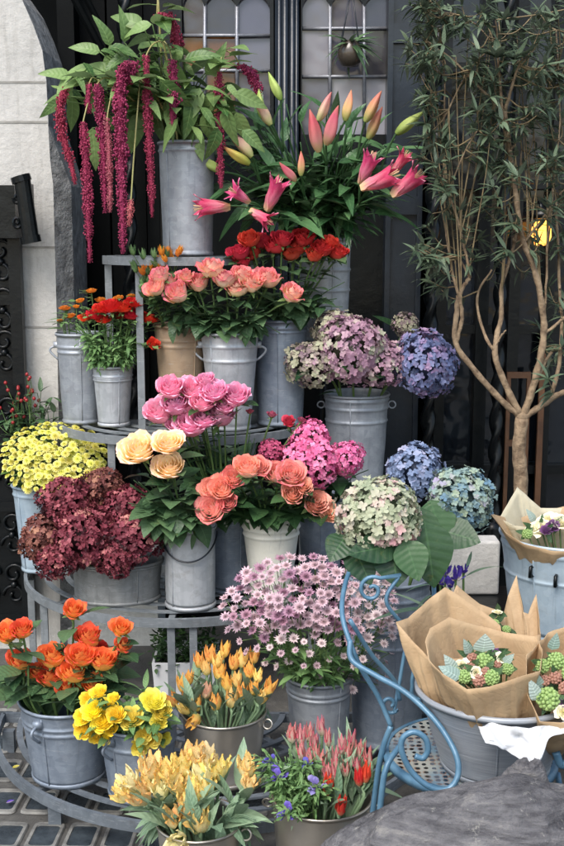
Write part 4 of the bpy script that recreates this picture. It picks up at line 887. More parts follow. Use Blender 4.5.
# astrantia
pts = []; tries = 0
def in_ast(x, y):
    if ((x-305)/84)**2+((y-612)/58)**2 < 1: return y < 660 or x > 240
    if 300 < x < 395 and 570 < y < 690: return R.random() < .5
    return False
while len(pts) < 210 and tries < 20000:
    tries += 1; x = R.uniform(220, 398); y = R.uniform(554, 700)
    if in_ast(x, y) and all((x-p[0])**2+(y-p[1])**2 > (62 if y < 630 else 120) for p in pts): pts.append((x, y))
pts.sort(key=lambda p: p[0])
ast = recolor(STAR, P_AST); astp = recolor(STAR, P_ASTP); astd = recolor(STAR, P_ASTD)
for gp in group_tips(pts, 7):
    tips = []
    cx = sum(p[0] for p in gp)/len(gp); cy = sum(p[1] for p in gp)/len(gp)
    for x, y in gp:
        q2 = ((x-308)/95)**2+((y-615)/70)**2; P = W(x, y, 2.93-.17*math.sqrt(max(0, 1-min(1,q2)))+R.uniform(-.03,.03)); tips.append((P, M(R.uniform(5.2, 8.4) if y < 640 else R.uniform(3.6,6), P)))
    low = cy > 640 or cx > 360
    spray('astrantia', 'astrantia', 'pale drooping astrantia spray low at the right of its bunch' if low else 'mauve pink astrantia spray in the densest part of its bunch', 'low pale astrantia sprays' if low else 'mauve astrantia sprays', BR, tips, astp+ast[:1] if low else ast+ast+astd, 1.05, LFERN, 7, .05, .016, .0015, face=.75, hub=.62, base=.15)
filler('thin green stems and leaves inside the astrantia bunch', BR, (262,615,350,680), 2.9, 30, LFERN, .05, .018, 4, .06)
# --- lilies
P_LGREEN = petal('green_lily_bud', [(0, lin(120, 150, 70)), (.5, lin(190, 206, 120)), (1, lin(170, 190, 100))])
P_LYEL = petal('yellow_green_lily_bud', [(0, lin(140, 160, 70)), (.5, lin(206, 198, 96)), (1, lin(206, 150, 96))])
P_LPINK = petal('pale_pink_lily_bud', [(0, lin(170, 186, 110)), (.35, lin(222, 190, 160)), (.75, lin(226, 150, 148)), (1, lin(206, 120, 116))])
P_LORG = petal('orange_pink_lily_bud', [(0, lin(140, 160, 84)), (.35, lin(206, 170, 116)), (.8, lin(220, 136, 116)), (1, lin(200, 130, 96))])
P_LROSE = petal('rose_pink_lily', [(0, lin(214, 190, 140)), (.25, lin(222, 130, 150)), (.6, lin(208, 62, 110)), (.88, lin(214, 80, 128)), (1, lin(246, 200, 214))])
LB = [lilybud(s).mesh('lily_bud', DUM) for s in (1, 2)]; LO = [lilyopen(s, f).mesh('lily_bloom', DUM) for s, f in ((3, .35), (4, .6), (5, .9))]
LIL = {1: (281,100,269,73,'g'), 2: (271,125,253,95,'p'), 3: (252,157,228,130,'p'), 4: (250,164,224,147,'y'), 5: (221,172,195,156,'g'), 6: (230,206,195,208,'r'), 7: (250,202,230,189,'r'), 8: (250,210,271,223,'r'), 9: (267,211,280,178,'r'),
       10: (296,181,280,163,'k'), 11: (301,176,301,152,'o'), 12: (319,152,310,111,'k'), 13: (318,121,331,93,'p'), 14: (326,145,338,107,'k'), 15: (345,121,351,91,'o'), 16: (365,122,381,92,'o'), 17: (368,139,382,108,'o'), 18: (396,134,423,112,'g'), 19: (360,184,374,153,'r'), 20: (393,173,408,152,'r'), 21: (361,189,398,173,'r'), 22: (392,196,422,172,'r'), 23: (262,118,259,90,'g')}
P_LDEEP = petal('deep_pink_lily_bud', [(0, lin(190, 180, 120)), (.3, lin(220, 140, 140)), (.75, lin(210, 96, 118)), (1, lin(210, 120, 110))])
LM = {'g': recolor(LB, P_LGREEN), 'y': recolor(LB, P_LYEL), 'p': recolor(LB, P_LPINK), 'o': recolor(LB, P_LORG), 'k': recolor(LB, P_LDEEP), 'r': recolor(LO, P_LROSE)}
for ids, label in (((5,4,3), 'lily stem with green, yellow and pink buds pointing left beside the grey vase'), ((1,2,23), 'lily stem with upright green and pale pink buds at the upper left'), ((6,7,8,9), 'lily stem with rose pink opening flowers low at left above red roses'), ((10,11), 'short lily stem with one pink and one orange bud in the bunch centre'),
                   ((12,13,14,15), 'lily stem with tall pink and orange upright buds at the top centre'), ((16,17), 'lily stem with two orange pink buds leaning right near the top'), ((18,20), 'lily stem with a pale green bud furthest right over a pink one'), ((19,21,22), 'lily stem with three large rose pink flowers opening at right')):
    items = [LIL[i] for i in ids]; Ys = [3.68+R.uniform(-.05,.05)-(.04 if it[4] == 'r' else 0) for it in items]
    B = [W(it[0], it[1], y) for it, y in zip(items, Ys)]; c = sum(B, Vector())/len(B); ro, ex = route(BL, c, .8)
    t = thing('lily', label, 'lily', ro); h = ex.lerp(c, .72)+Vector((0,.02,0)); m = MB(); main = bez([ro, ex, h], 7); m.tube(main, .005, 7)
    for it, y, P in zip(items, Ys, B):
        T = W(it[2], it[3], y-(.03 if it[4] in 'rk' else .0)); L = (T-P).length*1.04
        m.tube(bez([h, h.lerp(P, .6)+Vector((0,.0,.01)), P, P+(T-P)*.06], 4), .0035, 6)
        inst('bloom' if it[4] == 'r' else 'bud', R.choice(LM[it[4]]), t, P, T-P, (L*1.05, L*1.05, L) if it[4] != 'r' else (L*1.15, L*1.15, L*1.05))
    m.build('stem', LLILY, t)
    foliage(main[6:], 16, .15, .044, LLILY, t, q0=.05, q1=1, droop=.75, fold=.18, up=.3)
gy = thing('filler_stem', 'long dark lily leaves filling the heart of the lily bunch', 'foliage', (BL.x, BL.y, BL.z0+.03)); m = MB()
for k in range(88):
    a = R.uniform(0, 2*PI); q = math.sqrt(R.random()); P = W(312+100*q*math.cos(a), 160+62*q*math.sin(a), 3.84+R.uniform(-.06,.1)); ex = Vector((BL.x+R.uniform(-.05,.05), BL.y+R.uniform(-.05,.05), BL.z1)); p = bez([ex, ex.lerp(P,.5)+Vector((0,0,.02)), P], 4); m.tube(p, .002, 4)
    for z in range(2): m.leaf(p[4], (R.uniform(-1,1), R.uniform(-1,.1), R.uniform(-.4,.8)), (0,-.2,1), R.uniform(.10,.17), R.uniform(.034,.05), R.uniform(.2,.9), .16, .8, 8)
m.build('foliage', LLILY, gy)
gy = thing('filler_stem', 'broad green lily leaves fanning out between the lily buds', 'foliage', (BL.x, BL.y, BL.z0+.03)); m = MB()
for k in range(64):
    a = R.uniform(-.5, PI+.5); q = R.uniform(.25, 1); x = 312+88*q*math.cos(a); y = 190-82*q*math.sin(a)
    Y = 3.79+R.uniform(-.05,.10); A = W(x, y, Y); b_ = a+R.uniform(-.9,.9); L = R.uniform(28,50); B = W(x+L*math.cos(b_), y-L*math.sin(b_)*.75, Y+R.uniform(-.06,.04)); ex = Vector((BL.x+R.uniform(-.05,.05), BL.y-.03, BL.z1))
    m.tube(bez([ex, ex.lerp(A,.55)+Vector((0,0,.02)), A], 5), .0022, 4); m.leaf(A, B-A, (R.uniform(-.7,.7), -.5, .9), (B-A).length*1.1, M(R.uniform(9,14), A), R.uniform(.15,.7), .18, .8, 9, None, .012)
m.build('foliage', LLILY, gy)
# --- amaranth
P_AMA = petal('amaranth_tassel', [(0, lin(110, 30, 56)), (.5, lin(156, 48, 82)), (1, lin(182, 74, 104))], .1, .7, val=.5)
P_AMAP = petal('pale_amaranth_tassel', [(0, lin(140, 60, 74)), (.5, lin(182, 92, 104)), (1, lin(200, 130, 132))], .1, .7, val=.4)
TA = [([(66,88),(60,105),(61,128),(70,160),(75,184)], 6.5, 0, 3.62), ([(83,122),(85,150),(87,185),(88,215),(90,262)], 6.5, 0, 3.56), ([(97,84),(100,110),(103,145),(104,175),(105,212)], 6.5, 0, 3.58), ([(107,118),(109,150),(110,185),(110,212)], 4.5, 1, 3.55), ([(127,62),(121,78),(120,115),(121,155),(122,205),(123,253)], 8, 0, 3.53), ([(146,56),(147,95),(149,140),(151,180),(152,217)], 5.5, 0, 3.6), ([(172,60),(174,85),(173,110),(172,133)], 6.5, 0, 3.62), ([(157,18),(166,16),(174,28),(177,45),(177,57)], 8, 0, 3.72), ([(219,72),(219,100),(220,135),(220,165),(221,188)], 5.5, 0, 3.68), ([(240,66),(250,72),(256,84),(259,98)], 8, 0, 3.72), ([(89,84),(88,100),(89,113)], 5, 0, 3.6), ([(131,200),(130,215),(129,226)], 4, 1, 3.52), ([(133,62),(128,72),(130,84)], 9, 0, 3.56)]
for ids, label in (((0,1,10), 'amaranth stem whose long dark red tassels hang furthest left'), ((2,3), 'amaranth stem with a dark and a pale tassel hanging side by side'), ((4,11,12), 'amaranth stem with the thickest longest red tassel near the middle'), ((5,6), 'amaranth stem with two thin tassels left of the grey vase'), ((7,), 'amaranth stem with a short arched tassel at the very top'), ((8,9), 'amaranth stem with tassels hanging right of the vase by lilies')):
    tops = [W(*TA[i][0][0], TA[i][3]) for i in ids]; c = sum(tops, Vector())/len(tops); ro, ex = route(BA, c, .8)
    hub = Vector((c.x*.8+ex.x*.2, c.y*.6+ex.y*.4, max(c.z, BA.z1+.12)+.06)); t = thing('amaranth', label, 'amaranth', ro)
    m = MB(); main = bez([ro, ex, ex.lerp(hub, .55)+Vector((0,0,.04)), hub], 6); m.tube(main, .004, 6)
    for i in ids:
        pl, r, pale, Y = TA[i]; pts = bez([W(x, y, Y+R.uniform(-.01,.01)) for x, y in pl], 7)
        m.tube(bez([hub, hub.lerp(pts[0], .6)+Vector((0,0,.015)), pts[0], pts[1]], 5), .0025, 5)
        tm = MB(); L = sum((pts[k+1]-pts[k]).length for k in range(len(pts)-1)); rw = M(r*.85, pts[0]); n = int(L/.0046)+2; acc = 0
        for s in range(n):
            q = s/(n-1); f = q*(len(pts)-1); k = min(int(f), len(pts)-2); o = pts[k].lerp(pts[k+1], f-k)
            rr = rw*(.45+.75*math.sin(PI*min(1, q*.9+.12))**.6)*(.8+.35*mnoise.noise(o*28)+R.uniform(-.1,.1))
            for b_ in range(16):
                a = R.uniform(0, 6.28); e = Vector((math.cos(a), math.sin(a), R.uniform(-.5,.4)))
                tm.ball(o+e*rr*R.uniform(.55,1.1), rr*R.uniform(.09,.19), 4, R.random(), (1,1,1.2), R.random())
        tm.tube(pts, [rw*.55*max(.12, math.sin(PI*min(1, .12+.86*i_/(len(pts)-1))))**.6 for i_ in range(len(pts))], 6, True, .2)
        tm.build('tassel', P_AMAP if pale else P_AMA, t)
    m.build('stem', leafm('amaranth_stem', lin(150, 110, 80), lin(176, 190, 120)) if ids[0] == 0 else bpy.data.materials['amaranth_stem'], t)
    foliage(main[8:], 16, .10, .055, LAMAR, t, q0=.0, q1=1, droop=.7, fold=.12, wave=.01)
gy = thing('filler_stem', 'broad pale green amaranth leaves drooping around the tall grey vase', 'foliage', (BA.x, BA.y, BA.z0+.03)); m = MB()
for (x, y, L, ang) in ((88,66,38,200),(100,52,34,150),(72,96,40,265),(92,128,46,275),(112,72,40,170),(128,88,42,290),(138,48,34,30),(143,26,40,150),(152,24,34,200),(160,80,46,325),(150,90,44,300),(185,78,40,270),(192,98,44,265),(200,88,44,240),(205,112,44,280),(178,118,40,250),(165,60,44,315),(225,108,44,280),(236,112,40,300),(242,130,34,310),(214,92,40,250),(70,76,34,170),(110,46,36,100),(124,42,36,80),(60,100,26,210),(196,130,34,270),(140,112,44,270),(132,130,40,262),(155,112,40,275),(148,60,40,260),(185,60,36,20),(235,92,40,340),(190,112,44,255),(168,98,46,265),(206,75,38,60),(218,128,36,265),(176,90,44,285),(120,100,42,262),(100,80,40,240)):
    Y = 3.66+R.uniform(-.06,.05); A = W(x, y, Y); a = math.radians(ang+R.uniform(-12,12)); B = W(x+L*math.cos(a), y-L*math.sin(a), Y+R.uniform(-.05,.03)); ex = Vector((BA.x+R.uniform(-.04,.04), BA.y, BA.z1))
    m.tube(bez([ex, ex.lerp(A,.5)+Vector((0,0,.03)), A], 5), .002, 4); m.leaf(A, B-A, (R.uniform(-.9,.9), -.8, .5), (B-A).length*.92, M(L*.40, A), R.uniform(.1,.6), .22, .85, 8, None, .02)
for k in range(85):
    a = R.uniform(0, 6.28); q = math.sqrt(R.random()); x = 150+88*q*math.cos(a); y = 86+44*q*math.sin(a)
    if x > 190: y += 12
    Y = 3.70+R.uniform(-.10,.08); A = W(x, y, Y); ex = Vector((BA.x+R.uniform(-.05,.05), BA.y, BA.z1)); p = bez([ex, ex.lerp(A,.5)+Vector((0,0,.05)), A], 5); m.tube(p, .0018, 4)
    d = Vector((R.uniform(-1,1), R.uniform(-.9,.2), R.uniform(-1.1,.3))); l = R.uniform(.05,.10); m.leaf(A, d, (R.uniform(-.6,.6), -.5, .8), l, l*R.uniform(.36,.5), R.uniform(.2,.9), .22, .85, 8, None, .02)
m.build('foliage', LAMAR, gy)
# --- iris
IR = [petals(6, (.3, .75), (1.5, .8), (.5, .55), .35, .6, gold=1.05*2+.52, nu=7, nv=7, rag=.08, seed=s, jitter=.2).mesh('iris_bloom', DUM) for s in (51, 52)]
bunch('iris', 'iris', 'purple iris', 'behind wrapped bouquets', BI, [(446,570,9), (456,574,11), (463,568,8), (450,582,9), (441,580,7)], 2.72, recolor(IR, P_IRIS), 1.1, LTULIP, 2, .16, .016, face=.3, base=.7, sep=False, spread=.9)
# --- box plant in white planter
pot = thing('planter', 'square white planter with dark green box hedge under the tiered stand', 'planter', (W(187,690,3.56).x, 3.56, 0))
x = pot.location.x; m = MB(); hw = .105
m.grid([[Vector((x+sx*q, 3.56+sy*q, z)) for q, z in ((hw*.9,.002), (hw,.16), (hw-.008,.16), (hw-.014,.11))] for sx, sy in ((1,1), (-1,1), (-1,-1), (1,-1))], None, .5, True); m.build('pot', WHITEP, pot, False)
m = MB(); m.box(x-hw+.012, x+hw-.012, 3.56-hw+.012, 3.56+hw-.012, .1, .112); m.build('soil', SOIL, pot, False)
m = MB()
for k in range(700):
    p = Vector((x+R.uniform(-hw,hw), 3.56+R.uniform(-hw,hw), .13+R.random()*.12)); m.leaf(p, (R.uniform(-1,1), R.uniform(-1,.6), R.uniform(-.2,1)), (0,0,1), .022, .013, .2, .1, 1, 3)
m.build('foliage', BOX, pot)
# ------------------------------------------------------------------ tree
YT = 3.45
tx = W(520, 490, YT).x
tree = thing('olive_tree', 'slender grey green leaved tree with pale forked branches at the right', 'tree', (tx, YT, 0))
def tp_(pts): return bez([W(p[0], p[1], YT+(p[2] if len(p) > 2 else 0)) for p in pts], 5)
m = MB(); base = [Vector((tx, YT, .2))]+[W(519,540,YT), W(521,480,YT), W(519,450,YT), W(522,418,YT)]
m.tube(bez(base, 6), [.0245-.004*i/24+.0012*math.sin(i*1.7) for i in range(25)], 12)
m.ball(W(522,417,YT), .021, 10); m.build('trunk', BARK, tree)
BR = []; LO_ = []
def limb(pts, r0, r1, mat=BARK):
    p = tp_(pts); mm = MB(); n = len(p); r0 *= .68; r1 *= .72; mm.tube([q+jit(.0015) for q in p], [r0+(r1-r0)*i/(n-1)+.0009*math.sin(i*2.1)*(r0/.012) for i in range(n)], 9)
    for i in range(3, n-2, 4):
        if R.random() < .5: mm.tube([p[i], p[i]+jit(.012)+(p[i+1]-p[i]).normalized()*.008], [r0*.45, r0*.3], 5)
    lo = mm.build('limb', mat, tree); BR.append(p); LO_.append(lo)
limb([(522,417),(503,402),(478,374),(456,343),(457,310),(459,296)], .016, .010)
limb([(456,343),(462,318),(460,298),(464,286),(470,278)], .010, .008)
limb([(459,296),(452,270,.03),(446,225,.05),(443,150,.06),(445,90,.05),(440,30,.05)], .007, .003)
limb([(470,278),(463,240),(453,205,-.03),(447,192,-.03)], .007, .003)
limb([(470,278),(462,262,.02),(455,255)], .006, .002)
limb([(521,416),(507,388),(495,352),(501,318,.05),(502,286,.08),(512,252,.1),(517,225,.1),(522,150,.12)], .017, .004)
limb([(495,352),(484,333,.04),(477,297,.08),(492,270,.1)], .009, .004)
limb([(493,350),(500,338),(506,330)], .006, .003)
limb([(523,416),(533,388),(543,345),(543,312),(535,270),(524,243),(517,205),(510,150),(505,112)], .018, .009)
limb([(505,112),(514,80,-.03),(520,62,-.05)], .008, .004)
limb([(505,112),(480,88,.02),(455,62,.03),(428,42,.02)], .007, .003)
limb([(506,140),(500,85),(498,55),(496,20)], .007, .003)
limb([(524,417),(540,407),(556,396),(575,388)], .016, .012)
limb([(549,402),(558,372),(562,330,.03),(560,290,.05),(556,200,.08)], .011, .005)
limb([(537,378),(548,358,.04),(557,345,.05)], .008, .006)
limb([(543,335),(556,325),(570,312)], .008, .006)
limb([(524,243),(540,222,-.02),(552,205),(568,185)], .006, .003)
limb([(545,310,.02),(547,270,.02),(549,220,.0),(560,120,.02),(556,30,.03)], .006, .003)
limb([(447,192,-.03),(466,150,-.04),(478,130,-.03)], .004, .002)
limb([(443,120),(470,70,-.02),(500,40,-.04)], .004, .002)
limb([(430,10),(470,20,.03),(500,50,.05)], .004, .002)
cr = MB()
def whorl(o, d, n, L, Wd):
    d = d.normalized()
    for k in range(n):
        a = k*2.4+R.random(); u = d.cross(Vector((.3,.1,1))).normalized(); w = d.cross(u); e = d*R.uniform(.1,.9)+(u*math.cos(a)+w*math.sin(a))*R.uniform(.5,1)
        cr.leaf(o, e, (R.uniform(-.4,.4), R.uniform(-.6,.2), 1), L*R.uniform(.6,1.15), Wd*R.uniform(.8,1.2), R.uniform(-.1,.5), .15, .85, 5)
zones = [((470,564),(0,125),56), ((405,470),(0,85),26), ((420,450),(95,265),26), ((485,564),(125,250),26), ((455,500),(130,280),10), ((395,450),(225,290),7), ((525,575),(240,380),10), ((540,600),(0,200),22), ((410,440),(-30,40),12)]
allp = [(q, lo) for p, lo in zip(BR, LO_) for q in p]
for (xa, xb), (ya, yb), n in zones:
    for k in range(n):
        P = W(R.uniform(xa, xb), R.uniform(ya, yb), YT+R.uniform(-.12,.22))
        near, lo = sorted(R.sample(allp, 80), key=lambda q: (q[0]-P).length+max(0, q[0].z-P.z)*.5)[0]
        p = bez([near, near.lerp(P, .5)+jit(.015)-Vector((0,0,.02)), P], 5); tw = MB(); tw.tube(p, [.0026, .0012], 4, False); tw.build('twig', TWIG, lo)
        for j in range(3, len(p)):
            if R.random() < .8: whorl(p[j], p[j]-p[j-1], R.randint(1, 2), .058, .0115)
        whorl(P, P-p[-2], R.randint(4, 7), .064, .0125)
for o in (W(505,20,YT-.05), W(497,58,YT-.08), W(515,60,YT-.06)): whorl(o, Vector((0,-.4,1)), 12, .085, .022)
for k in range(24):
    x = R.choice((R.uniform(425,475), R.uniform(485,562))); y0 = R.uniform(200,330); A = min((q for q, lo in allp), key=lambda q: (q-W(x, y0, YT)).length); P = W(x+R.uniform(-22,22), R.uniform(20,150), YT+R.uniform(-.08,.2))
    p = bez([A, A.lerp(P,.4)+jit(.006), A.lerp(P,.75)+jit(.006), P], 6); tw = MB(); tw.tube(p, [.0028, .0012], 5, False); tw.build('twig', TWIG, R.choice(LO_))
    for j in range(6, len(p), 2):
        if R.random() < .5: whorl(p[j], p[j]-p[j-1], R.randint(1, 2), .055, .011)
cr.build('crown', LTREE, tree)
m = MB(); m.lathe([(0,.002), (.12,.002), (.15,.26), (.165,.262), (.165,.28), (.14,.28), (.135,.23)], 32, (tx, YT, 0)); m.build('pot', ZINCD, tree)
m = MB(); m.lathe([(0,.238), (.138,.236)], 24, (tx, YT, 0)); m.build('soil', SOIL, tree)
# ------------------------------------------------------------------ low black table, stone block, right hand bucket
tb = thing('side_table', 'low black table with thin edge under the pale blue bucket at right', 'table', (.86, 3.0, 0))
m = MB(); m.box(.485, 1.32, 2.72, 3.28, .452, .482); m.box(.5, 1.3, 2.735, 3.265, .40, .452); m.build('table_top', BLACK, tb, False)
for x, y in ((.52, 2.76), (1.28, 2.76), (.52, 3.24), (1.28, 3.24)): m = MB(); m.box(x-.016, x+.016, y-.016, y+.016, 0, .40); m.build('leg', BLACK, tb, False)
m = MB(); a = W(446,584,3.2); b_ = W(500,541,3.2); m.box(a.x, b_.x, 3.19, 3.27, .483, b_.z)
wb = tag(m.build('stone_block', PAINTSTONE, None, False), 'rough white painted block standing on the black table by the tree', 'block'); bv = wb.modifiers.new('b', 'BEVEL'); bv.width = .006; bv.segments = 2
BT = bucket('pale blue bucket with riveted handle bars holding paper and orchids at right', 566, 2.92, .484, .265, .178, .145, PALEBLUE, (.62, .9), False, ribw=.003)
hm = MB(); 
for pa, pb in (((530,572),(558,577)), ((600,577),(620,570))):
    f = lambda q: Vector((BT.x, BT.y, 0))
    for x in (pa, pb):
        P = W(x[0], x[1], BT.y-.13); d = Vector((P.x-BT.x, P.y-BT.y, 0)).normalized(); q = Vector((BT.x, BT.y, 0))+d*.168; hm.tube([Vector((q.x, q.y, P.z+.012)), Vector((q.x, q.y, P.z+.012))+d*.012, Vector((q.x, q.y, P.z-.014))+d*.014, Vector((q.x, q.y, P.z-.014))], .005, 6)
hm.build('handle', BLACK, BT.o)
# ------------------------------------------------------------------ paper
def paper_mat(name, a, b, trans=.2):
    k = NT(name); o = k.obj()
    c = k.ramp(k.noise(12, 6, .7), [(.3, a), (.7, b)])
    st = k.noise(1.0, 3, .6, k.n('Mapping', Vector=o, Scale=(160, 20, 160)).outputs[0])
    c = k.mix(k.math('MULTIPLY', st, .25), c, tuple(x*.6 for x in a[:3])+(1,))
    p = k.n('BsdfPrincipled', Base_Color=c, Roughness=.62, Specular_IOR_Level=.3)
    cre = k.n('TexVoronoi', {'feature': 'DISTANCE_TO_EDGE'}, Vector=k.n('VectorMath', {'operation': 'ADD'}, i0=o, i1=k.n('TexNoise', Vector=o, Scale=9.0).outputs['Color']).outputs[0], Scale=11.0).outputs[0]
    cre = k.ramp(cre, [(0, (0,0,0,1)), (.12, (1,1,1,1))])
    k.t.links.new(k.bump(k.math('ADD', k.noise(13, 5, .6, None, .8), k.math('MULTIPLY', cre, .16)), .24, .008), p.inputs['Normal'])
    return k.fin(k.n('MixShader', Fac=trans, i1=p.outputs[0], i2=k.n('BsdfTranslucent', Color=c).outputs[0]))
KRAFT = paper_mat('kraft_paper', lin(190, 160, 124), lin(212, 184, 146))
WHITEPAPER = paper_mat('white_tissue', lin(228, 230, 232), lin(244, 245, 246), .25)
CREAMPAPER = paper_mat('cream_paper', lin(214, 206, 178), lin(230, 224, 200), .3)
def wrap(label, cat, base, rim, mat, group=None, name='paper_bouquet', root=None, bulge=.12, rb=.035, part='paper_wrap', crumple=.006, seed=0):
    t = root or thing(name, label, cat, base, group); P = [Vector(p) for p in rim]; n = len(P); dense = []
    for i in range(n):
        for k in range(9): dense.append(P[i].lerp(P[(i+1) % n], k/9))
    c = sum(P, Vector())/n; ax = (c-base).normalized(); u = ax.cross(Vector((0,1,0))).normalized(); w = ax.cross(u); G_ = []; N = 16
    for i, p in enumerate(dense):
        d = p-base; d = (d-ax*d.dot(ax)).normalized(); row = []
        for j in range(N+1):
            q = j/N; b0 = base+d*rb; s = b0.lerp(p, q)+d*bulge*(p-b0).length*math.sin(PI*q)*.6
            s += d*crumple*((abs(mnoise.noise(s*12+Vector((seed,0,0))))-.25)*2.6+mnoise.noise(s*45)*.4)*(.3+q)*(1-.6*q*q); s += d*.010*math.sin(PI*q)*(abs((i % 9)/9-.5)*2-.5)*(1 if (i//9) % 2 else -.7)
            row.append(s)
        G_.append(row)
    m = MB(); m.grid(G_, None, .5, True); o = m.build(part, mat, t)
    sol = o.modifiers.new('thickness', 'SOLIDIFY'); sol.thickness = .0009
    return t
# ------------------------------------------------------------------ blue chair
SC = Vector((.41, 2.27, 0)); SZ = .43
ch = thing('garden_chair', 'blue wrought iron garden chair with spiral arm and pierced rusty seat', 'chair', (SC.x, SC.y, 0))
k = NT('pierced_seat_metal'); o = k.n('TexCoord').outputs['Object']
vor = k.n('TexVoronoi', {'feature': 'F1'}, Vector=o, Scale=56.0, Randomness=.25).outputs['Distance']
hole = k.ramp(vor, [(.27, (1,1,1,1)), (.30, (0,0,0,1))]); rim_ = k.ramp(vor, [(.30, (1,1,1,1)), (.52, (0,0,0,1))])
base_ = k.mix(k.ramp(k.noise(7, 5), [(.42, (0,0,0,1)), (.58, (1,1,1,1))]), lin(116, 142, 158), lin(158, 160, 152))
rustn = k.math('MULTIPLY', rim_, k.ramp(k.noise(26, 4), [(.4, (0,0,0,1)), (.6, (1,1,1,1))]))
c = k.mix(rustn, base_, lin(126, 84, 56)); p = k.n('BsdfPrincipled', Base_Color=c, Roughness=.5, Metallic=.1)
SEATM = k.fin(k.n('MixShader', Fac=hole, i1=p.outputs[0], i2=k.n('BsdfTransparent').outputs[0]))
m = MB(); m.lathe([(0, SZ+.002), (.08, SZ+.001), (.15, SZ), (.176, SZ+.004)], 48, SC); m.build('seat', SEATM, ch)
m = MB(); m.lathe([(.176, SZ+.005), (.184, SZ+.006), (.19, SZ+.001), (.189, SZ-.012), (.184, SZ-.012), (.182, SZ-.002), (.176, SZ+.001)], 56, SC); m.build('seat_rim', BLUE, ch)
def sw_(p, Y): return W(p[0], p[1], Y)
# back frame: from rear leg up over the top and down the far upright
A0 = W(391,726,2.26); B0 = Vector((.37, 2.47, SZ-.01))
m = MB(); m.tube(bez([A0, W(379,698,2.27), W(361,668,2.27), W(351,645,2.27), W(342,612,2.32), W(347,578,2.42), W(361,553,2.52), W(384,543,2.57), W(412,547,2.59), W(430,566,2.58), W(434,600,2.54), W(428,640,2.5), B0], 8), .0058, 8); m.build('back_frame', BLUE, ch)
def scroll(c, r0, turns, a0, sg, Y, n=26):
    return [W(c[0]+r0*(1-.8*i/n)*math.cos(a0+sg*turns*2*PI*i/n), c[1]-r0*(1-.8*i/n)*math.sin(a0+sg*turns*2*PI*i/n), Y) for i in range(n+1)]
m = MB()
m.tube(bez([W(350,620,2.28), W(372,655,2.32), W(394,680,2.35), W(400,700,2.36)], 6), .0052, 8)
m.tube(bez([W(400,575,2.38), W(386,600,2.36), W(402,624,2.37)], 6)[::-1]+scroll((372,590), 14, 1.2, 1.0, 1, 2.34), .0046, 7)
m.tube(bez([W(406,645,2.41), W(400,680,2.40), W(394,712,2.38)], 6)+scroll((390,704), 10, 1.1, -.6, -1, 2.38), .0046, 7)
m.tube(bez([W(434,610,2.46), W(420,640,2.45), W(412,680,2.43)], 6)+scroll((420,692), 9, 1.1, 2.6, 1, 2.43), .0046, 7)
m.build('back_scroll', BLUE, ch)
# arm with big spiral (near side)
arm = [W(350,640,2.27), W(352,660,2.25), W(375,675,2.22), (W(405,692,2.18)), W(435,720,2.13), W(455,752,2.08), W(458,775,2.06), W(448,789,2.05), W(430,787,2.05), W(412,772,2.06), W(402,752,2.06), W(403,738,2.06), W(414,732,2.06), W(425,738,2.06), W(428,750,2.06), W(423,758,2.06), W(415,756,2.06)]
m = MB(); m.tube(bez(arm, 7), .0062, 9); m.build('arm', BLUE, ch)
m = MB(); m.tube(bez([W(600,690,2.34), W(606,700,2.24), W(600,730,2.14), W(575,755,2.1), W(562,765,2.1), W(556,752,2.1)], 7)+[], .0085, 9)
m.tube(bez([W(434,606,2.46), W(500,646,2.52), W(570,670,2.45), W(600,690,2.34)], 6), .0085, 8); m.build('arm', BLUE, ch)
for pts in ([W(400,746,2.17), W(387,766,2.13), W(381,800,2.12), Vector((.185, 2.12, .15)), Vector((.18, 2.11, .008))], [A0, W(383,748,2.26), W(377,780,2.27), Vector((.19, 2.29, .15)), Vector((.185, 2.31, .008))],
            [B0, Vector((.40,2.50,.22)), Vector((.41,2.55,.008))], [Vector((.585,2.20,SZ-.01)), Vector((.615,2.18,.25)), Vector((.635,2.15,.008))]):
    m = MB(); m.tube(bez(pts, 7), .0066, 8); m.build('leg', BLUE, ch)
m = MB(); m.tube(bez([Vector((.187,2.2,.16)), Vector((.4,2.3,.19)), Vector((.622,2.19,.18))], 6), .006, 7); m.build('stretcher', BLUE, ch)
# ------------------------------------------------------------------ ribbed bucket with wrapped bouquets on the chair
WOODGREY = None
k = NT('brushed_grey_tub'); o = k.obj()
gr = k.noise(1.0, 4, .6, k.n('Mapping', Vector=o, Scale=(6, 6, 240)).outputs[0])
c = k.ramp(k.math('ADD', k.math('MULTIPLY', gr, .6), k.math('MULTIPLY', k.noise(8, 4), .4)), [(.3, lin(132, 138, 146)), (.7, lin(176, 181, 187))])
p = k.n('BsdfPrincipled', Base_Color=c, Roughness=.5, Metallic=.3); k.t.links.new(k.bump(gr, .3, .004), p.inputs['Normal']); TUB = k.fin(p)
BS = bucket('grey brushed tub on the blue chair holding paper wrapped bouquets', 503, 2.21, SZ+.008, .172, .165, .112, TUB, (), False, x=.452, lip=.009)
BS.o['group'] = 'metal flower buckets'
def rimW(l): return [W(*q) for q in l]
SB = Vector((BS.x, BS.y, BS.z0+.03))
GREENB = recolor([cluster(s).mesh('floret_cluster', DUM) for s in (61, 62)], plain('lime_floret', lin(118, 152, 78), lin(176, 200, 132), 30, .6, 0, .3, 60))
RUSTB = recolor([cluster(s, 26, .28).mesh('floret_cluster', DUM) for s in (63, 64)], plain('rust_floret', lin(150, 104, 88), lin(186, 140, 122), 30, .6, 0, .3))
CREAMB = recolor([petals(18, (.15, .95), (.9, .5), (1.4, .7), .35, .5, seed=65, open_=.15).mesh('rose_bloom', DUM)], petal('cream_bouquet_petal', [(0, lin(230, 220, 170)), (1, lin(236, 232, 214))]))
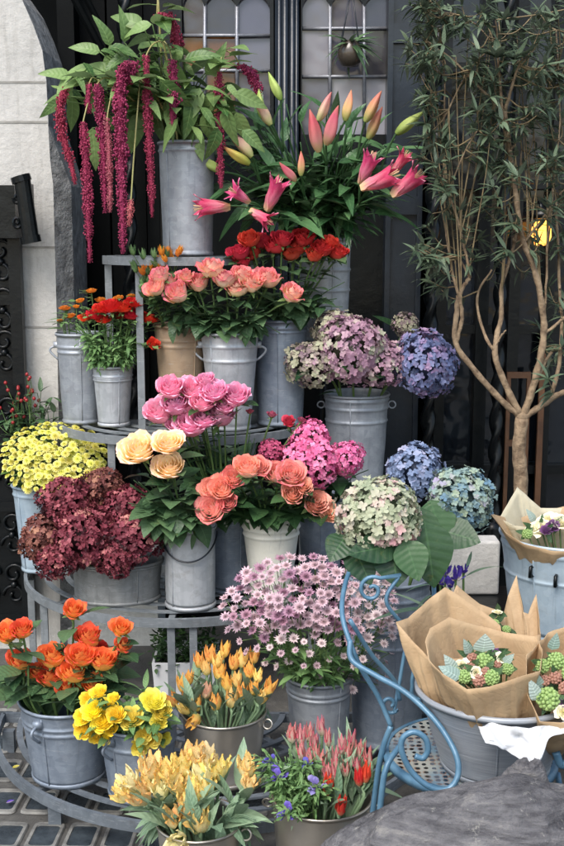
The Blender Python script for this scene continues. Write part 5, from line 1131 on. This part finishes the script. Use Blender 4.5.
PURB = recolor(RANU, petal('violet_bouquet_petal', [(0, lin(120, 70, 120)), (1, lin(150, 110, 160))]))
EUC = leafm('silver_leaf', lin(150, 178, 170), lin(196, 212, 204), .5)
def posy(t, base, items, leaves):
    m = MB()
    for px, py, r, Y, me, nm in items:
        P = W(px, py, Y); s = M(r, P); d = ((P-base).normalized()+CAMV*.8+jit(.2)).normalized(); m.tube([base, P-d*s*.3], .002, 5); inst(nm, R.choice(me), t, P-d*s*.35, d, s)
    m.build('stem', STEM, t); m = MB()
    for px, py, L, ang, Y, wd in leaves:
        A = W(px, py, Y); a = math.radians(ang); B = W(px+L*math.cos(a), py-L*math.sin(a), Y-.02); m.leaf(A, B-A, (0,-.9,.4), (B-A).length, M(wd, A), .15, .1, .8, 6)
    m.build('foliage', EUC, t)
    m = MB()
    for px, py, r, Y, me, nm in items:
        P = W(px, py, Y+.012); m.tube([base, P], .0014, 4)
        for z in range(4): m.leaf(P, (R.uniform(-1,1), R.uniform(-.6,0), R.uniform(-1,1)), (0,-1,.2), R.uniform(.02,.04), .014, .2, .15, 1, 4)
    m.build('greenery', LROSE, t)
# back papers first
b3 = wrap('kraft paper bouquet at the back with tall pointed paper peaks', 'bouquet', SB+Vector((.03,.05,.02)), rimW([(452,640,2.30),(500,648,2.28),(541,634,2.32),(537,594,2.40),(529,614,2.38),(524,612,2.38),(517,575,2.42),(508,596,2.40),(504,612,2.40),(480,604,2.40),(456,585,2.40),(448,610,2.36)]), KRAFT, 'paper wrapped bouquets', seed=3)
posy(b3, SB+Vector((.03,.05,.05)), [(495,622,5,2.34,GREENB,'floret'), (507,628,5,2.34,GREENB,'floret'), (484,626,4,2.34,GREENB,'floret'), (498,612,4,2.37,CREAMB,'floret')], [])
b2 = wrap('kraft paper bouquet at left with one corner pointing over the chair arm', 'bouquet', SB+Vector((-.04,.01,.0)), rimW([(396,622,2.20),(416,645,2.18),(432,662,2.16),(480,655,2.2),(504,640,2.28),(500,626,2.32),(478,608,2.34),(445,587,2.34),(428,600,2.30),(408,618,2.24)]), KRAFT, 'paper wrapped bouquets', seed=9)
posy(b2, SB+Vector((-.04,.01,.05)), [(452,640,6,2.24,GREENB,'floret'), (465,636,6,2.24,GREENB,'floret'), (440,640,6,2.22,CREAMB,'floret')], [])
b1 = wrap('large kraft paper bouquet in front with lime florets and silver leaves', 'bouquet', SB+Vector((.0,-.05,.02)), rimW([(425,642,2.12),(428,660,2.08),(442,674,2.04),(467,689,2.02),(490,686,2.01),(514,679,2.02),(540,671,2.05),(543,650,2.12),(537,637,2.18),(505,632,2.22),(478,626,2.22),(449,617,2.2),(431,628,2.16)]), KRAFT, 'paper wrapped bouquets', seed=14, bulge=.05, crumple=.004)
posy(b1, SB+Vector((0,-.05,.06)), [(485,660,10,2.09,GREENB,'floret'), (464,676,8,2.06,GREENB,'floret'), (492,677,9,2.05,GREENB,'floret'), (508,668,7,2.08,GREENB,'floret'), (470,667,6,2.08,RUSTB,'floret'), (479,680,7,2.05,RUSTB,'floret'), (472,658,6,2.11,RUSTB,'floret'), (497,665,5,2.09,RUSTB,'floret'), (462,666,6,2.09,CREAMB,'floret'), (502,658,5,2.10,CREAMB,'floret'), (476,672,5,2.06,CREAMB,'floret'), (486,671,5,2.06,RUSTB,'floret'), (455,672,6,2.08,GREENB,'floret'), (496,652,5,2.13,PURB,'floret')],
     [(460,678,22,150,2.06,15), (455,672,18,120,2.09,13), (483,652,16,80,2.10,22), (504,663,12,40,2.09,9), (470,654,14,110,2.12,10)])
b4 = wrap('kraft paper bouquet cut by the right edge with lime florets', 'bouquet', SB+Vector((.10,-.03,.02)), rimW([(527,655,2.10),(526,690,2.06),(540,722,2.02),(585,724,2.02),(612,690,2.06),(612,640,2.16),(580,622,2.24),(548,633,2.2)]), KRAFT, 'paper wrapped bouquets', seed=21, bulge=.05)
posy(b4, SB+Vector((.10,-.03,.05)), [(557,660,10,2.1,GREENB,'floret'), (543,665,8,2.1,GREENB,'floret'), (549,698,13,2.05,GREENB,'floret'), (556,677,7,2.08,RUSTB,'floret'), (545,680,6,2.08,RUSTB,'floret'), (566,688,7,2.06,RUSTB,'floret'), (565,702,6,2.05,PURB,'floret'), (572,672,10,2.08,GREENB,'floret'), (575,700,10,2.05,GREENB,'floret'), (564,712,7,2.04,CREAMB,'floret')], [(538,700,20,110,2.06,14), (540,690,16,100,2.08,12), (552,650,16,70,2.12,12)])
m = MB(); G_ = []
edge_t = [(478,722),(492,723),(508,724),(524,724),(540,723),(556,722),(575,721)]; edge_b = [(484,741),(500,748),(512,750),(527,760),(538,754),(550,738),(575,732)]
def dens(e): return [(e[i][0]+(e[i+1][0]-e[i][0])*k/5, e[i][1]+(e[i+1][1]-e[i][1])*k/5) for i in range(len(e)-1) for k in range(5)]+[e[-1]]
edge_t = dens(edge_t); edge_b = dens(edge_b)
for (a, b_) in zip(edge_t, edge_b):
    row = []
    for j in range(17):
        q = j/16; x = a[0]+(b_[0]-a[0])*q; y = a[1]+(b_[1]-a[1])*q; P = W(x, y, 2.035-.002*j); P += Vector((mnoise.noise(P*40+Vector((7,1,3)))*.006, mnoise.noise(P*26)*.03+mnoise.noise(P*70)*.012-.008, mnoise.noise(P*28+Vector((3,3,3)))*.014)); row.append(P)
    G_.append(row)
G_ = [[p for p in r] for r in G_]
m.grid(G_); ts = tag(m.build('tissue_paper', WHITEPAPER, None, True), 'crumpled white tissue paper hanging over the front of the grey tub', 'paper'); q = ts.modifiers.new('sub', 'SUBSURF'); q.levels = q.render_levels = 1; q = ts.modifiers.new('thickness', 'SOLIDIFY'); q.thickness = .0008
# right bucket: kraft and printed white paper with orchids
TBs = Vector((BT.x, BT.y, BT.z0+.06))
b5 = wrap('kraft and cream paper bundle of orchids in the pale blue bucket', 'bouquet', TBs, rimW([(490,513,2.86),(505,532,2.80),(525,544,2.76),(550,551,2.74),(590,553,2.74),(640,530,2.84),(640,505,2.95),(590,500,3.04),(540,512,3.04),(512,520,2.98)]), KRAFT, 'paper wrapped bouquets', seed=33, bulge=.02)
wrap('', '', TBs+Vector((0,.03,0)), rimW([(499,518,2.92),(515,526,2.90),(560,530,2.90),(610,526,2.92),(625,500,3.0),(590,496,3.05),(566,508,3.04),(541,508,3.03),(528,497,3.03),(517,487,3.03)]), CREAMPAPER, None, root=b5, part='inner_paper', bulge=.02)
posy(b5, TBs, [(541,527,8,2.86,CREAMB,'floret'), (549,520,8,2.88,CREAMB,'floret'), (546,530,6,2.84,PURB,'floret'), (553,526,7,2.85,PURB,'floret'), (527,533,6,2.84,GREENB,'floret'), (533,528,6,2.86,CREAMB,'floret'), (560,522,8,2.86,CREAMB,'floret'), (572,525,9,2.86,PURB,'floret'), (585,522,9,2.86,CREAMB,'floret')], [(535,522,14,120,2.9,8)])
# ------------------------------------------------------------------ boulder in the foreground
k = NT('weathered_rock'); o = k.obj()
st = k.noise(1.0, 6, .65, k.n('Mapping', Vector=o, Scale=(14, 26, 90), Rotation=(.2, -.7, .3)).outputs[0])
f = k.math('ADD', k.math('MULTIPLY', st, .6), k.math('MULTIPLY', k.noise(5, 6, .7), .5))
c = k.ramp(f, [(.36, lin(48, 47, 50)), (.48, lin(86, 85, 88)), (.6, lin(116, 115, 117)), (.74, lin(152, 149, 144))])
cr_ = k.n('TexVoronoi', {'feature': 'DISTANCE_TO_EDGE'}, Vector=k.n('VectorMath', {'operation': 'ADD'}, i0=k.n('Mapping', Vector=o, Scale=(3, 5, 12), Rotation=(.2, -.7, .3)).outputs[0], i1=k.n('TexNoise', Vector=o, Scale=7.0, Detail=6.0).outputs['Color']).outputs[0], Scale=1.6).outputs[0]
crk = k.ramp(cr_, [(0, (0,0,0,1)), (.05, (1,1,1,1))])
c = k.mix(k.math('MULTIPLY', k.math('SUBTRACT', 1.0, crk), .14), c, lin(44, 43, 46))
c = k.mix(k.ramp(k.noise(42, 5, .75), [(.6, (0,0,0,1)), (.68, (.6,.6,.6,1))]), c, lin(168, 166, 158))
f = k.math('ADD', f, k.math('MULTIPLY', crk, .05))
p = k.n('BsdfPrincipled', Base_Color=c, Roughness=.8, Specular_IOR_Level=.3); k.t.links.new(k.bump(k.math('ADD', f, k.math('MULTIPLY', k.noise(60, 6, .7), .7)), .9, .02), p.inputs['Normal']); ROCK = k.fin(p)
def rock(label, c, s, seed, n=90):
    m = MB(); P = []; c = Vector(c)
    for i in range(n):
        row = []
        for j in range(80):
            th = 2*PI*i/n; ph = PI*.62*j/79; d = Vector((math.cos(th)*math.sin(ph), math.sin(th)*math.sin(ph), math.cos(ph)))
            r = 1+.09*mnoise.noise(d*1.5+Vector((seed,0,0)))+.035*mnoise.noise(d*4+Vector((seed,3,0)))+.03*(1-abs(mnoise.noise(Vector((d.x*4+d.z*5, d.y*5, d.z*7-d.x*6)))))+.012*mnoise.noise(d*14)+.005*mnoise.noise(d*40)
            v = c+Vector((d.x*s[0], d.y*s[1], d.z*s[2]))*r; v.z = max(v.z, -.02); row.append(v)
        P.append(row)
    m.grid(P, None, .5, True); o = m.build('boulder', ROCK); tag(o, label, 'rock'); o.location = (0,0,0); return o
rock('large smooth grey weathered boulder in the foreground in front of the chair', (.44, 1.74, 0), (.60, .23, .60), 4.3, 150)
rock('small grey boulder knob between the large boulder and the tub', (W(522,800,1.95).x, 1.97, .1), (.11, .07, .465), 2.7, 90)
# ------------------------------------------------------------------ fallen petals
for (px, py, mt, lb) in ((6,803,P_IRIS,'fallen violet petal on the pavement lights at far left'), (12,768,P_YELL,'fallen pale petal lying on the pavement beside the low stand'), (262,830,P_PARR,'fallen orange petal on the dark pavement between the tin buckets'), (392,772,P_TULRS,'fallen red petal on the pavement under the blue chair')):
    d = W(px, py, 2.0)-Vector((0,0,CZ)); s = (CZ-.014)/-d.z; P = Vector((0,0,CZ))+d*s; m = MB(); m.leaf(P, (1,.4,0), (0,0,1), .022, .016, -.2, .3, 1, 5); tag(m.build('fallen_petal', mt), lb, 'petal')
# ------------------------------------------------------------------ light
w = bpy.data.worlds.new('World'); sc.world = w; w.use_nodes = True; nt = w.node_tree; nt.nodes.clear()
sky = nt.nodes.new('ShaderNodeTexSky'); sky.sky_type = 'NISHITA'; sky.sun_disc = False; EL = math.radians(52); AZ = math.radians(205)
sky.sun_elevation = EL; sky.sun_rotation = AZ; sky.air_density = 1.3; sky.dust_density = 2.8; sky.ozone_density = 1.0
bg = nt.nodes.new('ShaderNodeBackground'); bg.inputs[1].default_value = .12; ow = nt.nodes.new('ShaderNodeOutputWorld')
nt.links.new(sky.outputs[0], bg.inputs[0]); nt.links.new(bg.outputs[0], ow.inputs[0])
sl = bpy.data.lights.new('sun', 'SUN'); sl.energy = 1.2; sl.angle = math.radians(28); sl.color = (1, .97, .93)
so = bpy.data.objects.new('sun', sl); COL.objects.link(so)
sd = Vector((math.sin(AZ)*math.cos(EL), math.cos(AZ)*math.cos(EL), math.sin(EL))); so.rotation_euler = sd.to_track_quat('Z', 'Y').to_euler(); so.location = (-2, -4, 6)
sc.view_settings.view_transform = 'Standard'; sc.view_settings.look = 'None'; sc.view_settings.exposure = 1.15; sc.view_settings.gamma = 1
sc.view_settings.use_curve_mapping = False
bpy.data.materials.remove(DUM)
